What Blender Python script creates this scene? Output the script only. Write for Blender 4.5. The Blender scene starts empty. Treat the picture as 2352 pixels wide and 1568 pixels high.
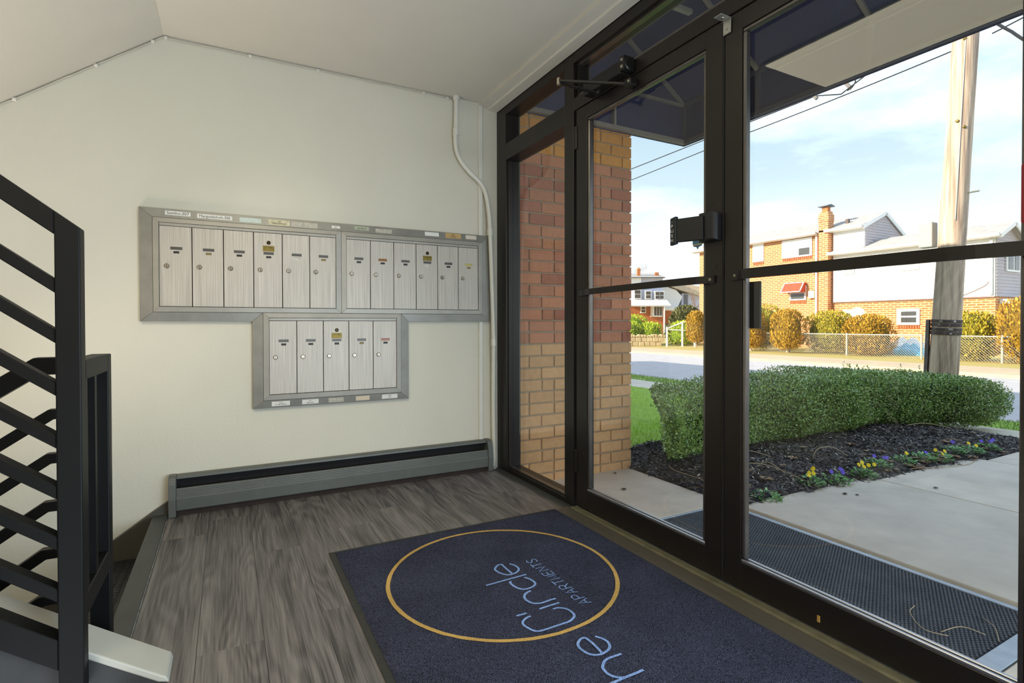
import bpy, bmesh, math, random
import numpy as np
from mathutils import Vector, Matrix

S = bpy.context.scene
COL = S.collection
R = random.Random(7)
NR = np.random.default_rng(11)
rad = math.radians

# ---------------------------------------------------------------- camera, sky, sun, large lights, exposure
cam_d = bpy.data.cameras.new('camera')
cam = bpy.data.objects.new('camera', cam_d)
COL.objects.link(cam)
S.camera = cam
cam_d.sensor_width = 36.0
cam_d.lens = 1220.08 / 2352 * 36.0
cam_d.shift_y = (756.71 - 784) / 2352
cam_d.clip_start = 0.02
cam_d.clip_end = 400
_yaw, _pit, _rol = rad(28.196), rad(-0.6106), rad(-0.0921)
_f = Vector((math.sin(_yaw) * math.cos(_pit), math.cos(_yaw) * math.cos(_pit), math.sin(_pit)))
_r = Vector((math.cos(_yaw), -math.sin(_yaw), 0))
_u = _r.cross(_f)
_r2 = _r * math.cos(_rol) + _u * math.sin(_rol)
_u2 = -_r * math.sin(_rol) + _u * math.cos(_rol)
M = Matrix((_r2, _u2, -_f)).transposed().to_4x4()
M.translation = Vector((-1.619, -3.233, 0.975))
cam.matrix_world = M

W = bpy.data.worlds.new('sky')
S.world = W
W.use_nodes = True
wn, wl = W.node_tree.nodes, W.node_tree.links
wn.clear()
w_out = wn.new('ShaderNodeOutputWorld')
w_bg = wn.new('ShaderNodeBackground')
w_tc = wn.new('ShaderNodeTexCoord')
w_sep = wn.new('ShaderNodeSeparateXYZ')
w_ramp = wn.new('ShaderNodeValToRGB')
w_ramp.color_ramp.elements[0].position = 0.0
w_ramp.color_ramp.elements[0].color = (0.80, 0.84, 0.90, 1)
w_ramp.color_ramp.elements[1].position = 0.55
w_ramp.color_ramp.elements[1].color = (0.24, 0.38, 0.60, 1)
e = w_ramp.color_ramp.elements.new(0.24)
e.color = (0.36, 0.45, 0.51, 1)
e = w_ramp.color_ramp.elements.new(0.42)
e.color = (0.245, 0.355, 0.455, 1)
w_map = wn.new('ShaderNodeMapping')
w_map.inputs['Scale'].default_value = (1.2, 1.2, 3.6)
w_map.inputs['Rotation'].default_value = (0.0, 0.35, 0.5)
w_noise = wn.new('ShaderNodeTexNoise')
w_noise.inputs['Scale'].default_value = 2.1
w_noise.inputs['Detail'].default_value = 6
w_noise.inputs['Roughness'].default_value = 0.55
w_cr = wn.new('ShaderNodeValToRGB')
w_cr.color_ramp.elements[0].position = 0.46
w_cr.color_ramp.elements[1].position = 0.70
w_mix = wn.new('ShaderNodeMixRGB')
w_mix.inputs['Color2'].default_value = (0.66, 0.75, 0.85, 1)
wl.new(w_tc.outputs['Generated'], w_sep.inputs[0])
wl.new(w_sep.outputs['Z'], w_ramp.inputs[0])
wl.new(w_tc.outputs['Generated'], w_map.inputs['Vector'])
wl.new(w_map.outputs[0], w_noise.inputs['Vector'])
wl.new(w_noise.outputs['Fac'], w_cr.inputs[0])
wl.new(w_cr.outputs[0], w_mix.inputs['Fac'])
wl.new(w_ramp.outputs[0], w_mix.inputs['Color1'])
wl.new(w_mix.outputs[0], w_bg.inputs['Color'])
wl.new(w_bg.outputs[0], w_out.inputs[0])
w_bg.inputs['Strength'].default_value = 2.3

def lamp(name, kind, loc, direction, energy, color, **kw):
    d = bpy.data.lights.new(name, kind)
    d.energy = energy
    d.color = color
    for k, v in kw.items():
        setattr(d, k, v)
    o = bpy.data.objects.new(name, d)
    COL.objects.link(o)
    o.location = loc
    o.rotation_euler = Vector(direction).to_track_quat('-Z', 'Y').to_euler()
    return o

SUN_DIR = (1.0, -0.35, -0.43)
lamp('sun', 'SUN', (-20, 8, 12), SUN_DIR, 10.0, (1.0, 0.90, 0.76), angle=0.009)
# cool fill light added indoors, out of view, to boost the daylight
lamp('fill_side', 'AREA', (-0.12, -4.1, 0.62), (-0.62, 1.0, 0.10), 77, (0.73, 0.87, 1.0),
     shape='RECTANGLE', size=1.6, size_y=1.1)
# warm fill light added out of view, high in the stairwell, no fixture
lamp('fill_stairwell', 'AREA', (-3.2, -4.4, 3.9), (0.28, 0.55, -1.0), 92, (1.0, 0.88, 0.68),
     shape='RECTANGLE', size=1.0, size_y=1.0)

# unseen up-light added below the stairs to brighten the sloped ceiling
lamp('fill_under_slope', 'AREA', (-3.1, -0.85, -0.55), (0.30, 0.0, 1.0), 13, (1.0, 0.87, 0.74), shape='RECTANGLE', size=0.6, size_y=0.7, spread=1.5)

vs = S.view_settings
S.display_settings.display_device = 'sRGB'
vs.view_transform = 'Standard'
vs.look = 'None'
vs.gamma = 1.0
vs.use_curve_mapping = False
vs.exposure = 0.0
LIGHT_PANEL = 4.6
try:
    S.cycles.use_denoising = True
    S.cycles.use_adaptive_sampling = False
    S.cycles.max_bounces = 8
    S.cycles.transparent_max_bounces = 12
    S.cycles.sample_clamp_indirect = 6
except Exception:
    pass

# ---------------------------------------------------------------- colours and materials
def hx(h, a=1.0):
    h = h.lstrip('#')
    c = [int(h[i:i + 2], 16) / 255 for i in (0, 2, 4)]
    return tuple((x / 12.92 if x <= 0.04045 else ((x + 0.055) / 1.055) ** 2.4) for x in c) + (a,)

MATS = {}
def nodes_of(name):
    m = bpy.data.materials.new(name)
    m.use_nodes = True
    nt = m.node_tree
    b = nt.nodes['Principled BSDF']
    return m, nt.nodes, nt.links, b

def pm(name, col, rough=0.5, metal=0.0, var=0.0, vscale=4.0, vstretch=(1, 1, 1), bump=0.0, bscale=60.0,
       bstretch=(1, 1, 1), spec=0.5, orand=0.0, col2=None, island=0.0, detail=4.0, bdist=0.002, trans=0.0):
    """principled material; colour varies by noise on the world position, by object and by loose piece"""
    if name in MATS:
        return MATS[name]
    m, n, l, b = nodes_of(name)
    b.inputs['Roughness'].default_value = rough
    b.inputs['Metallic'].default_value = metal
    b.inputs['Specular IOR Level'].default_value = spec
    c = hx(col) if isinstance(col, str) else tuple(col) + (1,) * (4 - len(col))
    b.inputs['Base Color'].default_value = c
    geo = None
    if var or bump or orand or island:
        geo = n.new('ShaderNodeNewGeometry')
    fac = None
    def mapped(stretch):
        if tuple(stretch) == (1, 1, 1):
            return geo.outputs['Position']
        mp = n.new('ShaderNodeMapping')
        mp.inputs['Scale'].default_value = stretch
        l.new(geo.outputs['Position'], mp.inputs['Vector'])
        return mp.outputs[0]
    if var:
        t = n.new('ShaderNodeTexNoise')
        t.inputs['Scale'].default_value = vscale
        t.inputs['Detail'].default_value = detail
        t.inputs['Roughness'].default_value = 0.6
        l.new(mapped(vstretch), t.inputs['Vector'])
        mr = n.new('ShaderNodeMapRange')
        mr.inputs['From Min'].default_value = 0.3
        mr.inputs['From Max'].default_value = 0.7
        mr.inputs['To Min'].default_value = -var
        mr.inputs['To Max'].default_value = var
        l.new(t.outputs['Fac'], mr.inputs['Value'])
        fac = mr.outputs[0]
    for amt, src in ((orand, 'obj'), (island, 'isl')):
        if not amt:
            continue
        if src == 'obj':
            oi = n.new('ShaderNodeObjectInfo')
            so = oi.outputs['Random']
        else:
            so = geo.outputs['Random Per Island']
        mr = n.new('ShaderNodeMapRange')
        mr.inputs['To Min'].default_value = -amt
        mr.inputs['To Max'].default_value = amt
        l.new(so, mr.inputs['Value'])
        if fac is None:
            fac = mr.outputs[0]
        else:
            ad = n.new('ShaderNodeMath')
            ad.operation = 'ADD'
            l.new(fac, ad.inputs[0])
            l.new(mr.outputs[0], ad.inputs[1])
            fac = ad.outputs[0]
    if fac is not None:
        if col2 is not None:
            mx = n.new('ShaderNodeMixRGB')
            mx.inputs['Color1'].default_value = c
            mx.inputs['Color2'].default_value = hx(col2)
            ad = n.new('ShaderNodeMath')
            ad.operation = 'ADD'
            ad.use_clamp = True
            ad.inputs[1].default_value = 0.5
            l.new(fac, ad.inputs[0])
            l.new(ad.outputs[0], mx.inputs['Fac'])
            l.new(mx.outputs[0], b.inputs['Base Color'])
        else:
            ad = n.new('ShaderNodeMath')
            ad.operation = 'ADD'
            ad.inputs[1].default_value = 1.0
            l.new(fac, ad.inputs[0])
            hs = n.new('ShaderNodeHueSaturation')
            hs.inputs['Color'].default_value = c
            l.new(ad.outputs[0], hs.inputs['Value'])
            l.new(hs.outputs[0], b.inputs['Base Color'])
    if bump:
        t = n.new('ShaderNodeTexNoise')
        t.inputs['Scale'].default_value = bscale
        t.inputs['Detail'].default_value = 3
        l.new(mapped(bstretch), t.inputs['Vector'])
        bp = n.new('ShaderNodeBump')
        bp.inputs['Strength'].default_value = bump
        bp.inputs['Distance'].default_value = bdist
        l.new(t.outputs['Fac'], bp.inputs['Height'])
        l.new(bp.outputs[0], b.inputs['Normal'])
    if trans:
        b.inputs['Subsurface Weight'].default_value = trans
    MATS[name] = m
    return m

def glass_mat(name, tint=(0.95, 0.965, 0.96), gain=1.6, haze=0.0):
    m, n, l, b = nodes_of(name)
    n.remove(b)
    out = n['Material Output']
    tr = n.new('ShaderNodeBsdfTransparent')
    tr.inputs[0].default_value = tint + (1,)
    gl = n.new('ShaderNodeBsdfGlossy')
    gl.inputs['Roughness'].default_value = 0.0
    fr = n.new('ShaderNodeFresnel')
    fr.inputs['IOR'].default_value = 1.5
    geo = n.new('ShaderNodeNewGeometry')
    mu = n.new('ShaderNodeMath')
    mu.operation = 'MULTIPLY'
    mu.inputs[1].default_value = gain
    inv = n.new('ShaderNodeMath')
    inv.operation = 'SUBTRACT'
    inv.inputs[0].default_value = 1.0
    m2 = n.new('ShaderNodeMath')
    m2.operation = 'MULTIPLY'
    m2.use_clamp = True
    l.new(fr.outputs[0], mu.inputs[0])
    l.new(geo.outputs['Backfacing'], inv.inputs[1])
    l.new(mu.outputs[0], m2.inputs[0])
    l.new(inv.outputs[0], m2.inputs[1])
    mx = n.new('ShaderNodeMixShader')
    l.new(m2.outputs[0], mx.inputs[0])
    l.new(tr.outputs[0], mx.inputs[1])
    l.new(gl.outputs[0], mx.inputs[2])
    l.new(mx.outputs[0], out.inputs[0])
    MATS[name] = m
    return m

def emit_mat(name, col, strength):
    m, n, l, b = nodes_of(name)
    b.inputs['Base Color'].default_value = (0.8, 0.8, 0.8, 1)
    b.inputs['Emission Color'].default_value = hx(col)
    b.inputs['Emission Strength'].default_value = strength
    MATS[name] = m
    return m

def plank_mat():
    m, n, l, b = nodes_of('grey_vinyl_plank')
    geo = n.new('ShaderNodeNewGeometry')
    oi = n.new('ShaderNodeObjectInfo')
    off = n.new('ShaderNodeVectorMath')
    off.operation = 'SCALE'
    cmb = n.new('ShaderNodeCombineXYZ')
    for i in range(3):
        l.new(oi.outputs['Random'], cmb.inputs[i])
    l.new(cmb.outputs[0], off.inputs[0])
    off.inputs['Scale'].default_value = 37.0
    add = n.new('ShaderNodeVectorMath')
    l.new(geo.outputs['Position'], add.inputs[0])
    l.new(off.outputs[0], add.inputs[1])
    # broad streaks
    mp = n.new('ShaderNodeMapping')
    mp.inputs['Scale'].default_value = (17, 1.2, 1)
    l.new(add.outputs[0], mp.inputs['Vector'])
    t1 = n.new('ShaderNodeTexNoise')
    t1.inputs['Scale'].default_value = 1.0
    t1.inputs['Detail'].default_value = 5
    t1.inputs['Distortion'].default_value = 0.25
    l.new(mp.outputs[0], t1.inputs['Vector'])
    # cathedral figure: rings of a slow noise
    mp2 = n.new('ShaderNodeMapping')
    mp2.inputs['Scale'].default_value = (6.5, 0.8, 1)
    l.new(add.outputs[0], mp2.inputs['Vector'])
    t2 = n.new('ShaderNodeTexNoise')
    t2.inputs['Scale'].default_value = 1.0
    t2.inputs['Detail'].default_value = 1.5
    l.new(mp2.outputs[0], t2.inputs['Vector'])
    mul = n.new('ShaderNodeMath')
    mul.operation = 'MULTIPLY'
    mul.inputs[1].default_value = 95
    l.new(t2.outputs['Fac'], mul.inputs[0])
    sn = n.new('ShaderNodeMath')
    sn.operation = 'SINE'
    l.new(mul.outputs[0], sn.inputs[0])
    # fine pores
    mp3 = n.new('ShaderNodeMapping')
    mp3.inputs['Scale'].default_value = (210, 5, 1)
    l.new(add.outputs[0], mp3.inputs['Vector'])
    t3 = n.new('ShaderNodeTexNoise')
    t3.inputs['Scale'].default_value = 1.0
    t3.inputs['Detail'].default_value = 3
    l.new(mp3.outputs[0], t3.inputs['Vector'])
    ramp = n.new('ShaderNodeValToRGB')
    ramp.color_ramp.elements[0].position = 0.25
    ramp.color_ramp.elements[0].color = hx('#3d3a3b')
    ramp.color_ramp.elements[1].position = 0.75
    ramp.color_ramp.elements[1].color = hx('#7d7876')
    def mad(src, k):
        q = n.new('ShaderNodeMath')
        q.operation = 'MULTIPLY'
        q.inputs[1].default_value = k
        l.new(src, q.inputs[0])
        return q.outputs[0]
    def plus(a_, b_):
        q = n.new('ShaderNodeMath')
        q.operation = 'ADD'
        l.new(a_, q.inputs[0])
        if isinstance(b_, float):
            q.inputs[1].default_value = b_
        else:
            l.new(b_, q.inputs[1])
        return q.outputs[0]
    tot = plus(plus(plus(mad(t1.outputs['Fac'], 0.85), mad(sn.outputs[0], 0.075)), mad(t3.outputs['Fac'], 0.8)),
               mad(oi.outputs['Random'], 0.08))
    tot = plus(tot, -0.385)
    l.new(tot, ramp.inputs[0])
    l.new(ramp.outputs[0], b.inputs['Base Color'])
    b.inputs['Roughness'].default_value = 0.42
    bp = n.new('ShaderNodeBump')
    bp.inputs['Strength'].default_value = 0.25
    bp.inputs['Distance'].default_value = 0.001
    l.new(t3.outputs['Fac'], bp.inputs['Height'])
    l.new(bp.outputs[0], b.inputs['Normal'])
    MATS['plank'] = m
    return m

def carpet_mat(name, c1, c2, scale=420):
    m, n, l, b = nodes_of(name)
    geo = n.new('ShaderNodeNewGeometry')
    t = n.new('ShaderNodeTexNoise')
    t.inputs['Scale'].default_value = scale
    t.inputs['Detail'].default_value = 2
    l.new(geo.outputs['Position'], t.inputs['Vector'])
    t2 = n.new('ShaderNodeTexNoise')
    t2.inputs['Scale'].default_value = 5
    t2.inputs['Detail'].default_value = 3
    l.new(geo.outputs['Position'], t2.inputs['Vector'])
    mr = n.new('ShaderNodeMapRange')
    mr.inputs['From Min'].default_value = 0.36
    mr.inputs['From Max'].default_value = 0.66
    l.new(t.outputs['Fac'], mr.inputs['Value'])
    mx = n.new('ShaderNodeMixRGB')
    mx.inputs['Color1'].default_value = hx(c1)
    mx.inputs['Color2'].default_value = hx(c2)
    l.new(mr.outputs[0], mx.inputs['Fac'])
    hs = n.new('ShaderNodeHueSaturation')
    mr2 = n.new('ShaderNodeMapRange')
    mr2.inputs['From Min'].default_value = 0.3
    mr2.inputs['From Max'].default_value = 0.7
    mr2.inputs['To Min'].default_value = 0.85
    mr2.inputs['To Max'].default_value = 1.15
    l.new(t2.outputs['Fac'], mr2.inputs['Value'])
    l.new(mr2.outputs[0], hs.inputs['Value'])
    l.new(mx.outputs[0], hs.inputs['Color'])
    l.new(hs.outputs[0], b.inputs['Base Color'])
    b.inputs['Roughness'].default_value = 1.0
    b.inputs['Specular IOR Level'].default_value = 0.1
    bp = n.new('ShaderNodeBump')
    bp.inputs['Strength'].default_value = 0.9
    bp.inputs['Distance'].default_value = 0.004
    l.new(t.outputs['Fac'], bp.inputs['Height'])
    l.new(bp.outputs[0], b.inputs['Normal'])
    MATS[name] = m
    return m

def far_brick_mat(name, a, b2, mortar, axis='YZ'):
    m, n, l, b = nodes_of(name)
    geo = n.new('ShaderNodeNewGeometry')
    sp = n.new('ShaderNodeSeparateXYZ')
    cb = n.new('ShaderNodeCombineXYZ')
    l.new(geo.outputs['Position'], sp.inputs[0])
    if axis == 'YZ':
        ad = n.new('ShaderNodeMath')
        ad.operation = 'ADD'
        l.new(sp.outputs['X'], ad.inputs[0])
        l.new(sp.outputs['Y'], ad.inputs[1])
        l.new(ad.outputs[0], cb.inputs[0])
    l.new(sp.outputs['Z'], cb.inputs[1])
    t = n.new('ShaderNodeTexBrick')
    t.inputs['Color1'].default_value = hx(a)
    t.inputs['Color2'].default_value = hx(b2)
    t.inputs['Mortar'].default_value = hx(mortar)
    t.inputs['Scale'].default_value = 1.0
    t.inputs['Brick Width'].default_value = 0.30
    t.inputs['Row Height'].default_value = 0.098
    t.inputs['Mortar Size'].default_value = 0.021
    t.inputs['Bias'].default_value = -0.15
    l.new(cb.outputs[0], t.inputs['Vector'])
    l.new(t.outputs['Color'], b.inputs['Base Color'])
    b.inputs['Roughness'].default_value = 0.9
    MATS[name] = m
    return m

# ---------------------------------------------------------------- mesh helpers
ORG = {}
class MB:
    def __init__(s):
        s.v, s.f = [], []
    def add(s, vs_, fs_):
        o = len(s.v)
        s.v += [tuple(p) for p in vs_]
        s.f += [tuple(i + o for i in q) for q in fs_]
        return s
    def box(s, x0, y0, z0, x1, y1, z1):
        x0, x1 = min(x0, x1), max(x0, x1)
        y0, y1 = min(y0, y1), max(y0, y1)
        z0, z1 = min(z0, z1), max(z0, z1)
        return s.add([(x0, y0, z0), (x1, y0, z0), (x1, y1, z0), (x0, y1, z0), (x0, y0, z1), (x1, y0, z1), (x1, y1, z1), (x0, y1, z1)],
                     [(0, 3, 2, 1), (4, 5, 6, 7), (0, 1, 5, 4), (1, 2, 6, 5), (2, 3, 7, 6), (3, 0, 4, 7)])
    def hexa(s, bottom, top):
        return s.add(list(bottom) + list(top), [(0, 3, 2, 1), (4, 5, 6, 7), (0, 1, 5, 4), (1, 2, 6, 5), (2, 3, 7, 6), (3, 0, 4, 7)])
    def bar(s, p, q, w, h, up=(0, 0, 1)):
        p, q, up = Vector(p), Vector(q), Vector(up)
        d = (q - p).normalized()
        a = d.cross(up).normalized()
        b = a.cross(d).normalized()
        a, b = a * w / 2, b * h / 2
        return s.hexa([p - a - b, p + a - b, q + a - b, q - a - b], [p - a + b, p + a + b, q + a + b, q - a + b])
    def prism(s, pts, ext):
        n = len(pts)
        e_ = Vector(ext)
        vs_ = [Vector(p) for p in pts] + [Vector(p) + e_ for p in pts]
        return s.add(vs_, [tuple(range(n))[::-1], tuple(range(n, 2 * n))] + [(i, (i + 1) % n, (i + 1) % n + n, i + n) for i in range(n)])
    def tube(s, pts, r, n=8, cap=True):
        pts = [Vector(p) for p in pts]
        rs = r if isinstance(r, (list, tuple)) else [r] * len(pts)
        rings, prev = [], None
        for i, p in enumerate(pts):
            d = (pts[min(i + 1, len(pts) - 1)] - pts[max(i - 1, 0)]).normalized()
            if prev is None:
                ref = Vector((0, 0, 1)) if abs(d.z) < 0.9 else Vector((1, 0, 0))
                a = d.cross(ref).normalized()
            else:
                a = (prev - d * prev.dot(d)).normalized()
            prev = a
            b = d.cross(a)
            rings.append([p + (a * math.cos(2 * math.pi * k / n) + b * math.sin(2 * math.pi * k / n)) * rs[i] for k in range(n)])
        vs_ = [v for rg in rings for v in rg]
        fs_ = []
        for i in range(len(rings) - 1):
            for k in range(n):
                k2 = (k + 1) % n
                fs_.append((i * n + k, i * n + k2, (i + 1) * n + k2, (i + 1) * n + k))
        if cap:
            fs_.append(tuple(range(n))[::-1])
            fs_.append(tuple(range((len(rings) - 1) * n, len(rings) * n)))
        return s.add(vs_, fs_)
    def lathe(s, c, axis, prof, n=12):
        """prof: (radius, distance along axis)"""
        ax = Vector(axis).normalized()
        ref = Vector((0, 0, 1)) if abs(ax.z) < 0.9 else Vector((1, 0, 0))
        a = ax.cross(ref).normalized()
        b = ax.cross(a)
        c = Vector(c)
        vs_, fs_ = [], []
        for r_, h_ in prof:
            for k in range(n):
                t = 2 * math.pi * k / n
                vs_.append(c + ax * h_ + (a * math.cos(t) + b * math.sin(t)) * r_)
        for i in range(len(prof) - 1):
            for k in range(n):
                k2 = (k + 1) % n
                fs_.append((i * n + k, i * n + k2, (i + 1) * n + k2, (i + 1) * n + k))
        fs_.append(tuple(range(n))[::-1])
        fs_.append(tuple(range((len(prof) - 1) * n, len(prof) * n)))
        return s.add(vs_, fs_)
    def mesh(s, name, org=(0, 0, 0), bevel=0, seg=1, smooth=False):
        me = bpy.data.meshes.new(name)
        ox, oy, oz = org
        me.from_pydata([(x - ox, y - oy, z - oz) for x, y, z in s.v], [], s.f)
        bm = bmesh.new()
        bm.from_mesh(me)
        bmesh.ops.recalc_face_normals(bm, faces=bm.faces)
        if bevel:
            ed = [e_ for e_ in bm.edges if len(e_.link_faces) == 2 and e_.calc_face_angle(0) > 0.6]
            bmesh.ops.bevel(bm, geom=ed, offset=bevel, segments=seg, affect='EDGES', profile=0.5, clamp_overlap=True)
        bm.to_mesh(me)
        bm.free()
        if smooth:
            me.shade_smooth()
        return me
    def build(s, name, mat, parent=None, bevel=0, seg=1, smooth=False, org=None):
        if org is None:
            org = ORG.get(parent.name, (0, 0, 0)) if parent else (0, 0, 0)
        me = s.mesh(name, org, bevel, seg, smooth)
        return link(name, me, mat, parent, org)

def link(name, me, mat, parent=None, org=(0, 0, 0)):
    o = bpy.data.objects.new(name, me)
    COL.objects.link(o)
    if mat is not None:
        if isinstance(mat, (list, tuple)):
            for m_ in mat:
                me.materials.append(m_)
        elif not me.materials:
            me.materials.append(mat)
    p = ORG.get(parent.name, (0, 0, 0)) if parent else (0, 0, 0)
    if parent:
        o.parent = parent
    o.location = (org[0] - p[0], org[1] - p[1], org[2] - p[2])
    ORG[o.name] = tuple(org)
    return o

def tag(o, label=None, cat=None, group=None, kind=None):
    if label:
        o['label'] = label
    if cat:
        o['category'] = cat
    if group:
        o['group'] = group
    if kind:
        o['kind'] = kind
    return o

def thing(name, loc, label, cat, group=None, kind=None):
    o = bpy.data.objects.new(name, None)
    COL.objects.link(o)
    o.location = loc
    o.empty_display_size = 0.05
    ORG[o.name] = tuple(loc)
    return tag(o, label, cat, group, kind)

def struct(o):
    o['kind'] = 'structure'
    return o

def text_mesh(body, size, align='CENTER'):
    cu = bpy.data.curves.new('t', 'FONT')
    cu.body = body
    cu.size = size
    cu.align_x = align
    cu.align_y = 'CENTER'
    cu.resolution_u = 3
    ob = bpy.data.objects.new('t', cu)
    COL.objects.link(ob)
    dg = bpy.context.evaluated_depsgraph_get()
    me = bpy.data.meshes.new_from_object(ob.evaluated_get(dg))
    bpy.data.objects.remove(ob)
    vs_ = [tuple(v.co) for v in me.vertices]
    fs_ = [tuple(p.vertices) for p in me.polygons]
    bpy.data.meshes.remove(me)
    return vs_, fs_

def text_on(mb, body, size, o, ux, uy, align='CENTER'):
    vs_, fs_ = text_mesh(body, size, align)
    o, ux, uy = Vector(o), Vector(ux), Vector(uy)
    mb.add([o + ux * x + uy * y for x, y, z in vs_], fs_)

def ribbon(mb, pts, w, z):
    """flat stroke on the floor"""
    P = [Vector((x, y)) for x, y in pts]
    L, Rr = [], []
    for i in range(len(P)):
        d = (P[min(i + 1, len(P) - 1)] - P[max(i - 1, 0)])
        d.normalize()
        nrm = Vector((-d.y, d.x)) * (w / 2)
        L.append((P[i].x + nrm.x, P[i].y + nrm.y, z))
        Rr.append((P[i].x - nrm.x, P[i].y - nrm.y, z))
    n = len(P)
    mb.add(L + Rr, [(i, i + 1, n + i + 1, n + i) for i in range(n - 1)])

def smooth_path(pts, k=4):
    out = []
    P = [Vector(p) for p in pts]
    for i in range(len(P) - 1):
        p0, p1, p2, p3 = P[max(i - 1, 0)], P[i], P[i + 1], P[min(i + 2, len(P) - 1)]
        for j in range(k):
            t = j / k
            out.append(0.5 * ((2 * p1) + (p2 - p0) * t + (2 * p0 - 5 * p1 + 4 * p2 - p3) * t * t + (3 * p1 - p0 - 3 * p2 + p3) * t ** 3))
    out.append(P[-1])
    return out

def leaf_mesh(name, P, D, N, L, Wd, org=(0, 0, 0)):
    """diamond leaves; P base points, D directions, N normals, arrays (n,3); L, Wd arrays"""
    D = D / np.linalg.norm(D, axis=1, keepdims=True)
    Sd = np.cross(D, N)
    Sd /= (np.linalg.norm(Sd, axis=1, keepdims=True) + 1e-9)
    L = np.broadcast_to(L, (len(P),))[:, None]
    Wd = np.broadcast_to(Wd, (len(P),))[:, None]
    V = np.stack([P, P + D * L * 0.5 + Sd * Wd * 0.5, P + D * L, P + D * L * 0.5 - Sd * Wd * 0.5], 1).reshape(-1, 3) - np.array(org)
    n = len(P)
    me = bpy.data.meshes.new(name)
    me.vertices.add(4 * n)
    me.vertices.foreach_set('co', V.astype(np.float32).ravel())
    me.loops.add(4 * n)
    me.loops.foreach_set('vertex_index', np.arange(4 * n, dtype=np.int32))
    me.polygons.add(n)
    me.polygons.foreach_set('loop_start', np.arange(0, 4 * n, 4, dtype=np.int32))
    me.update(calc_edges=True)
    me.validate()
    return me

def rnd_dir(n):
    v = NR.normal(size=(n, 3))
    return v / np.linalg.norm(v, axis=1, keepdims=True)

def plate_with_holes(mb, x0, x1, z0, z1, y0, y1, holes):
    """upright plate between y0 and y1 with rectangular holes (x0,x1,z0,z1)"""
    xs = sorted({x0, x1, *[h[0] for h in holes], *[h[1] for h in holes]})
    zs = sorted({z0, z1, *[h[2] for h in holes], *[h[3] for h in holes]})
    for j in range(len(zs) - 1):
        run = None
        for i in range(len(xs) - 1):
            cx, cz = (xs[i] + xs[i + 1]) / 2, (zs[j] + zs[j + 1]) / 2
            inside = any(h[0] < cx < h[1] and h[2] < cz < h[3] for h in holes)
            if inside:
                if run is not None:
                    mb.box(run, y0, zs[j], xs[i], y1, zs[j + 1])
                    run = None
            elif run is None:
                run = xs[i]
        if run is not None:
            mb.box(run, y0, zs[j], xs[-1], y1, zs[j + 1])

# ================================================================ MATERIAL SET
wall_m = pm('wall_paint', '#d1cdbe', 0.55, var=0.03, vscale=1.5, bump=0.35, bscale=70, spec=0.35, bdist=0.003)
ceil_m = pm('ceiling_paint', '#c9c5ba', 0.7, var=0.02, bump=0.2, bscale=80)
white_m = pm('white_gloss_paint', '#d8d6cb', 0.35, var=0.03, bump=0.15, bscale=40)
frame_m = pm('dark_bronze_aluminium', '#2b2724', 0.33, 0.45, var=0.08, vscale=12)
frame2_m = pm('bronze_glazing_bead', '#6f6a66', 0.25, 0.85, var=0.1, vscale=15)
rail_m = pm('black_railing_paint', '#0a0a0b', 0.5, var=0.12, vscale=20, bump=0.08, bscale=30, spec=0.22)
grey_m = pm('grey_enamel', '#585b57', 0.45, var=0.08, vscale=9, bump=0.12, bscale=50)
dgrey_m = pm('dark_grey_paint', '#3f4140', 0.5, var=0.12, vscale=8, bump=0.2, bscale=35)
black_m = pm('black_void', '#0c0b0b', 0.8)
rust_m = pm('dark_rusty_metal', '#2a1d17', 0.8, var=0.4, vscale=14)  # dark rust brown, strongly mottled
alu_m = pm('brushed_aluminium_door', '#b8b1a7', 0.5, 0.35, var=0.30, vscale=1.0, vstretch=(420, 1, 3), bump=0.12, bscale=1, bstretch=(500, 1, 4))
alu2_m = pm('satin_aluminium_frame', '#a09c93', 0.48, 0.5, var=0.08, vscale=7, vstretch=(1, 1, 1), bump=0.04, bscale=90)
alu3_m = pm('dull_aluminium_trim', '#94928b', 0.45, 0.6, var=0.12, vscale=9)
chrome_m = pm('worn_chrome', '#a89f90', 0.35, 0.9, orand=0.2)
brass_m = pm('brass_plate', '#7f6d32', 0.45, 0.6, var=0.15, vscale=60)
carpet_m = carpet_mat('navy_carpet_pile', '#13141b', '#50546a')
carpet_y = carpet_mat('ochre_carpet_pile', '#a8843f', '#e0bd78')
carpet_b = carpet_mat('light_blue_carpet_pile', '#5d7fc0', '#a9c5f2')
rubber_m = pm('mat_rubber_edge', '#2c2d2a', 0.7, var=0.2, vscale=60)
plk = plank_mat()
glass = glass_mat('window_glass')
paper_m = pm('paper_label', '#e4e2dc', 0.6, var=0.05, vscale=80)
ink_m = pm('black_ink', '#1b1b1e', 0.7)

# ================================================================ ROOM SHELL
floor = struct(MB().box(-1.89, -5.5, -0.2, 0.02, 0.0, -0.006).build('floor', dgrey_m))
fl_org = ORG['floor']
pw, plen = 0.182, 1.22
x = -1.888
row = 0
while x < -0.06:
    x1 = min(x + pw, -0.052)
    y = 0.0 - R.uniform(0.05, 1.1)
    ys = [-0.004]
    while y > -5.4:
        ys.append(y)
        y -= plen
    ys.append(-5.45)
    for a, b_ in zip(ys[:-1], ys[1:]):
        if a - b_ > 0.02:
            MB().box(x + 0.0004, b_ + 0.0004, -0.006, x1 - 0.0004, a - 0.0004, 0.0).build('plank', plk, floor, bevel=0.0006)
    x += pw
    row += 1

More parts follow.
